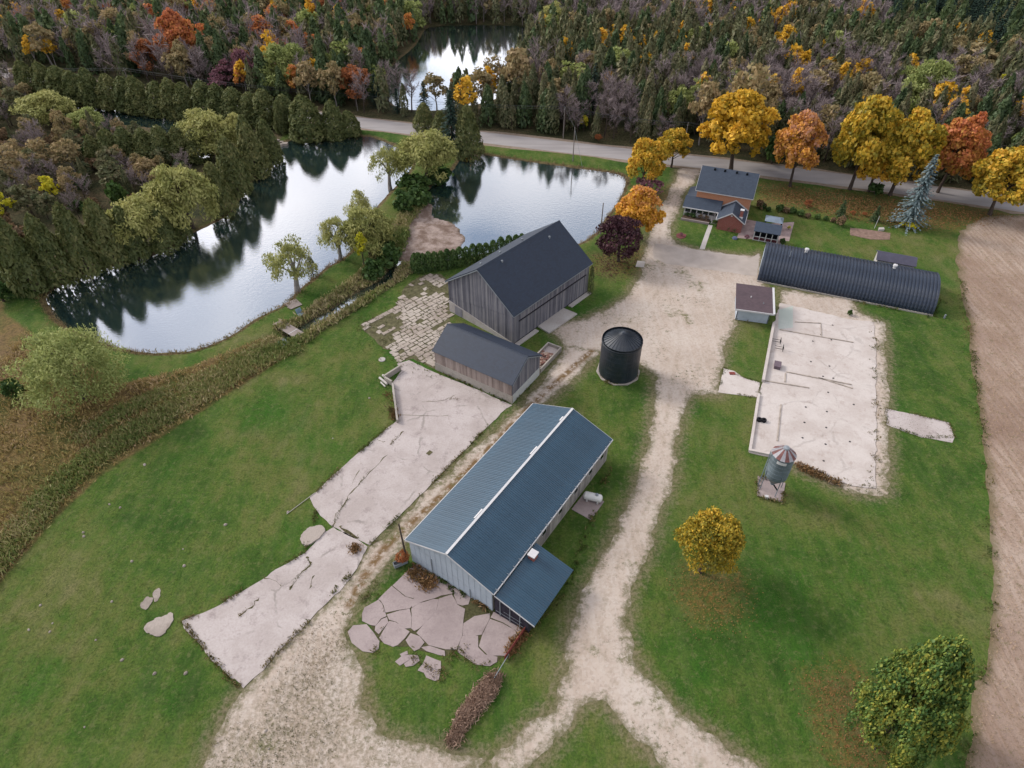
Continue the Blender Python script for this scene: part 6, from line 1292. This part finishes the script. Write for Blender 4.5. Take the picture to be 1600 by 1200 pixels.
# pole and burning bush at the barn corner
cp = G(643, 880); tag(MB().tube([(0, 0, -.2), (-.3, .3, 8.2)], [.15, .1], 8).build('wooden_pole', M_BARK, None, (cp[0] - .6, cp[1] + .2, 0)), 'leaning dark wooden pole at the corner of the metal barn', 'pole')
b_ = G(630, 880); plant('rust', 'shrub', b_[0], b_[1], 2.8, 1.0, 'rusty red bush at the corner of the metal barn', 'shrub')
tr_ = thing('stock_tank', tuple(G(626, 882)), .5, 'small grey metal trough beside the rusty bush at the barn corner', 'trough')
box('side', M_GALV, tr_, -.9, .9, -.35, -.3, .1, .75); box('side', M_GALV, tr_, -.9, .9, .3, .35, .1, .75); box('end', M_GALV, tr_, -.95, -.9, -.35, .35, .1, .75); box('end', M_GALV, tr_, .9, .95, -.35, .35, .1, .75); box('bottom', M_GALV, tr_, -.9, .9, -.3, .3, .1, .15)
# propane tank
pp = GP([(893,796),(923,813),(944,784),(915,768)]); pc = pp.mean(0)
tag(MB().prism(pp - pc, -.1, .1).build('concrete_pad', M_PATIO, None, (pc[0], pc[1], 0)), 'square concrete pad under the white gas tank', 'pad')
a_, b_ = G(913, 777, .5), G(939, 783, .5); tc = (a_ + b_) / 2; PTk = thing('gas_tank', (tc[0], tc[1], .1), math.atan2(b_[1] - a_[1], b_[0] - a_[0]), 'white cylindrical gas tank on a concrete pad beside the metal barn', 'gas tank')
M_WT = plain('white_tank_paint', C(228, 226, 222), .4, .4, 0, .05); Lh = 1.05; prof = []
for a in np.linspace(0, math.pi / 2, 7): prof.append((.62 * math.sin(a) + 1e-3, -Lh - .4 * math.cos(a)))
for a in np.linspace(math.pi / 2, 0, 7): prof.append((.62 * math.sin(a) + 1e-3, Lh + .4 * math.cos(a)))
m = MB().lathe(prof, 24); m.v = [(z, y, x + .95) for x, y, z in m.v]; m.f = [f[::-1] for f in m.f]; m.build('tank', M_WT, PTk, smooth=True)
for x in (-.8, .8): box('foot', M_WT, PTk, x - .12, x + .12, -.4, .4, 0, .5)
MB().lathe([(.22, 1.5), (.24, 1.75), (.001, 1.8)], 14).build('valve_dome', M_GALV, PTk, (.55, 0, 0))
for i, (x, y) in enumerate(((889,786),(892,783),(896.5,777.5),(899,775))):
    p = G(x, y); o = MB().extrude([(-.2, 0, 0), (.2, 0, 0), (.2, .05, 0), (-.2, .05, 0)], (0, .55, 1.7)).build('leaning_board', M_TRIM, None, (p[0], p[1], .02), .98 + math.pi / 2 - 1.57); tag(o, 'pale board leaning on the barn wall by the gas tank', 'board', 'pale boards leaning by the gas tank')
# things on the foundation floor
for i, (x, y) in enumerate(((1186,657),(1193,658))):
    p = G(x, y, .12); m = MB()
    for k in range(2): m.lathe([(.2, .02 + k * .22), (.42, .0 + k * .22), (.46, .11 + k * .22), (.42, .22 + k * .22), (.2, .2 + k * .22), (.2, .02 + k * .22)], 16)
    tag(m.build('old_tyre', plain('black_rubber_%d' % i, C(28, 28, 32), .8, .2), None, (p[0], p[1], .12)), ['left of two black tyre piles at the foundation wall', 'right of two black tyre piles at the foundation wall'][i], 'tyre')
p = G(1214, 573, .12); bx = thing('metal_crate', (p[0], p[1], .12), -.35, 'mauve grey metal box on the foundation floor', 'crate')
M_MV = plain('mauve_box_paint', C(112, 96, 104), .6, .3, 0, .2); box('body', M_MV, bx, -.55, .55, -.8, .8, 0, .6); box('rim', M_MV, bx, -.62, .62, -.87, .87, .6, .7)
for i, (x, y) in enumerate(((1217,536),(1221,547))):
    p = G(x, y, .12); rk = thing('pipe_rack', (p[0], p[1], .12), -.3, ['upper of two dark pipe racks on the foundation floor', 'lower of two dark pipe racks on the foundation floor'][i], 'rack')
    for yy in (-.35, .35): MB().tube([(-1.3, yy, .5), (.2, yy, .5)], .045, 5).build('rail', M_DARK, rk); MB().tube([(.2, yy, 0), (.2, yy, .9)], .06, 5).build('post', M_DARK, rk)
    MB().tube([(.2, -.7, .85), (.2, .7, .85)], .06, 5).build('crossbar', M_DARK, rk)
tag(MB().box(-.5, .5, -.35, .35, 0, .1).build('drain_grate', M_RUST, None, (*G(1144, 584)[:2], .05)), 'rusty grate in the concrete path left of the foundation', 'grate')
# ------------------------------------------------------------ footbridge, jetty, pump
a_, b_ = G(433, 504), G(474, 528.5); br = thing('footbridge', (*((a_ + b_) / 2)[:2], 0), math.atan2(*(b_ - a_)[1::-1]), 'grey plank footbridge over the creek', 'footbridge')
bl = np.linalg.norm((b_ - a_)[:2]); npk = 22; M_PLK = boards('grey_planks', (C(128, 116, 112), C(152, 140, 134), C(172, 160, 152)), (1, 5, 5)); pmx = MB().box(-.5 * bl / npk + .012, .5 * bl / npk - .012, -1.1, 1.1, 0, .07).mesh('plank', M_PLK)
for i in range(npk): o = bpy.data.objects.new('plank', pmx); link(o, br); o.location = (-bl / 2 + (i + .5) * bl / npk, 0, .12)
for y in (-.85, .85): box('beam', M_BATTEN, br, -bl / 2, bl / 2, y - .1, y + .1, -.15, .11)
box('cross_strip', M_TRIM, br, bl * .12 - .06, bl * .12 + .06, -1.1, 1.1, .192, .22)
q = GP([(441,476),(459,468.5),(474,475),(460,484)], 0); jc = q.mean(0); u1 = q[1] - q[0]; ang_ = math.atan2(u1[1], u1[0]); jt = thing('plank_jetty', (jc[0], jc[1], 0), ang_, 'small pale plank platform at the pond edge under the leaning willow', 'jetty')
ww_ = np.linalg.norm(u1) / 2; hh = np.linalg.norm(q[2] - q[1]) / 2
for i in range(7): y = -hh + (i + .5) * 2 * hh / 7; box('plank', M_PLK, jt, -ww_ - .1 * (i % 3), ww_, y - hh / 7 + .02, y + hh / 7 - .02, .1, .17)
for x in (-ww_ * .7, ww_ * .7): box('beam', M_BATTEN, jt, x - .08, x + .08, -hh, hh, -.4, .095)
p = G(471, 493); pm_ = thing('plastic_chair', (p[0], p[1], tz(p[0], p[1])), .8, 'pale blue plastic chair by the creek near the plank footbridge', 'chair')
M_PB = plain('pale_blue_plastic', C(170, 192, 206), .5, .4); box('seat', M_PB, pm_, -.6, .6, -.5, .5, .5, .58); MB().extrude([(-.6, .5, .5), (-.6, .56, .5), (-.6, .95, 1.5), (-.6, .89, 1.5)], (1.2, 0, 0)).build('backrest', plain('blue_grey_plastic', C(116, 142, 160), .5, .4), pm_)
for x in (-.5, .5):
    for y in (-.42, .42): MB().tube([(x, y, -.1), (x, y, .5)], .05, 5).build('leg', M_PB, pm_)
# ------------------------------------------------------------ poles and wires along the road
M_POLE = barkmat('grey_pole_wood', C(120, 112, 106), C(150, 142, 136))
tops = []; M_WIRE = plain('dark_wire', C(70, 72, 78), .6, .3)
def pole(bx, by, top, label, arm=True):
    b = G(bx, by); z = tz(b[0], b[1]); h = height_at(b, top); P = thing('utility_pole', (b[0], b[1], z), -.3, label, 'utility pole'); MB().tube([(0, 0, -.3), (0, 0, h)], [.16, .11], 8).build('shaft', M_POLE, P)
    if arm:
        box('crossarm', M_POLE, P, -.07, .07, -.9, .9, h - .6, h - .46)
        for y in (-.8, 0, .8): MB().lathe([(.001, .2), (.06, .18), (.05, 0)], 6).build('insulator', M_GALV, P, (0, y, h - .46) if y else (0, 0, h))
    tops.append((b[0], b[1], z + h)); return P
pole(206, 142, 107, 'utility pole above the long roadside hedge at left'); pole(559, 173, 148, 'utility pole at the roadside by the red orange maple'); pole(880, 216, 167, 'utility pole in front of the wood beyond the road'); pole(1066, 246, 192, 'utility pole behind the huge golden maple')
pole(895, 252, 199, 'bare grey pole on the green bank between road and pond', False); t0 = tops.pop(); pole(938, 366, 317, 'thin grey pole at the edge of the right pond', False); tops.pop()
ends = [tuple(np.array(tops[0]) + np.array([-85, 6, 0]))] + tops + [tuple(np.array(tops[-1]) + np.array([90, -38, 0]))]
for off, dz in ((0, .2), (.8, -.26), (-.8, -.26)):
    for i, (a, b) in enumerate(zip(ends[:-1], ends[1:])):
        a, b = np.array(a), np.array(b); pts_ = [tuple(a * (1 - t) + b * t + np.array([0, off, dz - 3.6 * t * (1 - t)])) for t in np.linspace(0, 1, 14)]
        tag(MB().tube(pts_, .02, 4).build('power_line', M_WIRE), 'thin power line strung between the roadside utility poles', 'power line', 'power lines along the road')
w = MB().tube([tuple(np.array(t0) * (1 - t) + np.array(tops[2]) * t - np.array([0, 0, 1.2 * t * (1 - t)])) for t in np.linspace(0, 1, 9)], .03, 4)  .build('power_line', M_WIRE); tag(w, 'service wire from the bare bank pole across the road', 'power line')
g0 = G(910, 262); tag(MB().tube([(t0[0], t0[1], t0[2] - .4), (g0[0], g0[1], 0)], .03, 4).build('guy_wire', M_GALV), 'guy wire slanting from the bare bank pole to the grass', 'wire')
# ------------------------------------------------------------ garden
for i, (x, y, s_) in enumerate(((1187,325,16),(1200,330,9),(1218,330,14),(1228,332,12),(1238,333,12),(1250,338,13),(1262,340,10),(1277,342,10),(1290,344,9),(1302,347,10))):
    pt('shrub' if i % 3 else 'brown_shrub', 'shrub', x, y, y - s_ * .75, s_, ORD[i] + ' shrub from the left in the border row right of the house', 'shrub', 'border shrubs right of the house')
pt('rust', 'shrub', 1262, 325, 311, 14, 'small red brown bush on the leaf strewn lawn', 'shrub'); pt('brown_shrub', 'shrub', 1313, 352, 337, 14, 'thin brown bush at the end of the shrub border', 'shrub')
pt('rust', 'shrub', 1332, 335, 329, 9, 'tiny red shrub between the two young spruces, left one', 'shrub'); pt('rust', 'shrub', 1350, 337, 331, 8, 'tiny red shrub between the two young spruces, right one', 'shrub')
for x, y, s_ in ((1073,337,12),(1082,340,12),(1096,341,12),(1103,343,9)): pt('brown_shrub' if x > 1090 else 'shrub', 'shrub', x, y, y - 9, s_, 'small plant in the raised bed before the white porch', 'shrub', 'plants in the porch bed')
for x, y, s_ in ((1117,352,12),(1124,357,9),(1139,360,9),(1146,362,8)): pt('shrub' if x < 1130 else 'brown_shrub', 'shrub', x, y, y - 8, s_, 'small bush at the foot of the red brick gable', 'shrub', 'bushes at the brick gable')
pt('plum', 'shrub', 1166, 375, 366, 8, 'dark red tall plant at the patio edge beside the pavilion', 'shrub'); pt('shrub', 'shrub', 1222, 380, 372, 9, 'dark pot shrub between the pavilion and the quonset hut', 'shrub'); pt('lime', 'shrub', 1232, 359, 352, 6, 'olive potted shrub on the pale patio', 'shrub'); pt('shrub', 'shrub', 1190, 326, 316, 12, 'bright green bush at the right corner of the house', 'shrub')
bd = slab('flower_bed', [(1057,366),(1064,363),(1072,367),(1071,371),(1063,373),(1057,370)], .08, plain('red_mulch', C(120, 74, 74), .95, .1, 0, .3, 2), amp=.15); tag(bd, 'round red mulch flower bed on the front lawn', 'flower bed'); pt('plum', 'shrub', 1064, 369, 365, 6, 'low purple plant in the round red bed', 'shrub')
vb = slab('vegetable_bed', [(1328,356),(1360,359),(1391,364),(1391,374),(1362,374),(1329,367)], .06, plain('dug_soil', C(142, 118, 106), .95, .1, 0, .3, 1.5), amp=.2); tag(vb, 'bare dug vegetable bed in the lawn behind the quonset hut', 'garden bed')
tag(MB().prism(GP([(1372,358),(1380,358),(1381,361),(1372,361)]) - G(1376, 359.5)[:2], 0, .5).build('garden_box', M_PALE, None, tuple(G(1376, 359.5))), 'small pale box at the vegetable bed', 'box')
p = G(1366, 357); tag(MB().tube([(0, 0, -.1), (.2, .1, 3.2)], [.06, .05], 6).build('garden_pole', M_TRIM, None, tuple(p)), 'thin pale stake standing by the vegetable bed', 'pole')
for x, y in ((1108,382),(1115,384)): pass
bn = G(1108, 383); 
p = G(1148, 373); tag(MB().lathe([(.001, .5), (.5, .42), (.65, .1), (.6, 0)], 12).build('covered_barbecue', plain('blue_cover', C(96, 104, 132), .7, .2), None, tuple(p)), 'low blue grey covered heap at the patio corner', 'cover')
p = G(1475, 497); tag(MB().lathe([(.001, .9), (.16, .85), (.18, 0)], 10).build('vent_post', M_GALV, None, tuple(p)), 'short grey vent post in the lawn near the quonset end', 'post')
pt('shrub', 'shrub', 1327, 492, 484, 8, 'small green weed clump on the gravel between quonset and foundation', 'shrub')
m = MB(); rr_ = random.Random(9)
for x, y in ((428,222),(434,220),(440,222),(445,224),(432,225),(438,226)): c = G(x, y); s_ = .5 + .4 * rr_.random(); m.box(c[0] - s_, c[0] + s_, c[1] - s_ * .7, c[1] + s_ * .7, -.7, .15 + .2 * rr_.random())
o = m.build('stone_dam', MR); tag(o, 'small stone dam between the dark cedars at the top left of the big pond', 'dam', None, 'stuff')
pip = MB().tube([tuple(G(448, 803, .1)), tuple(G(492, 770, .1))], .05, 6).build('pipe', M_PALE); tag(pip, 'thin pale pole lying on the lawn at the yard edge', 'pipe')
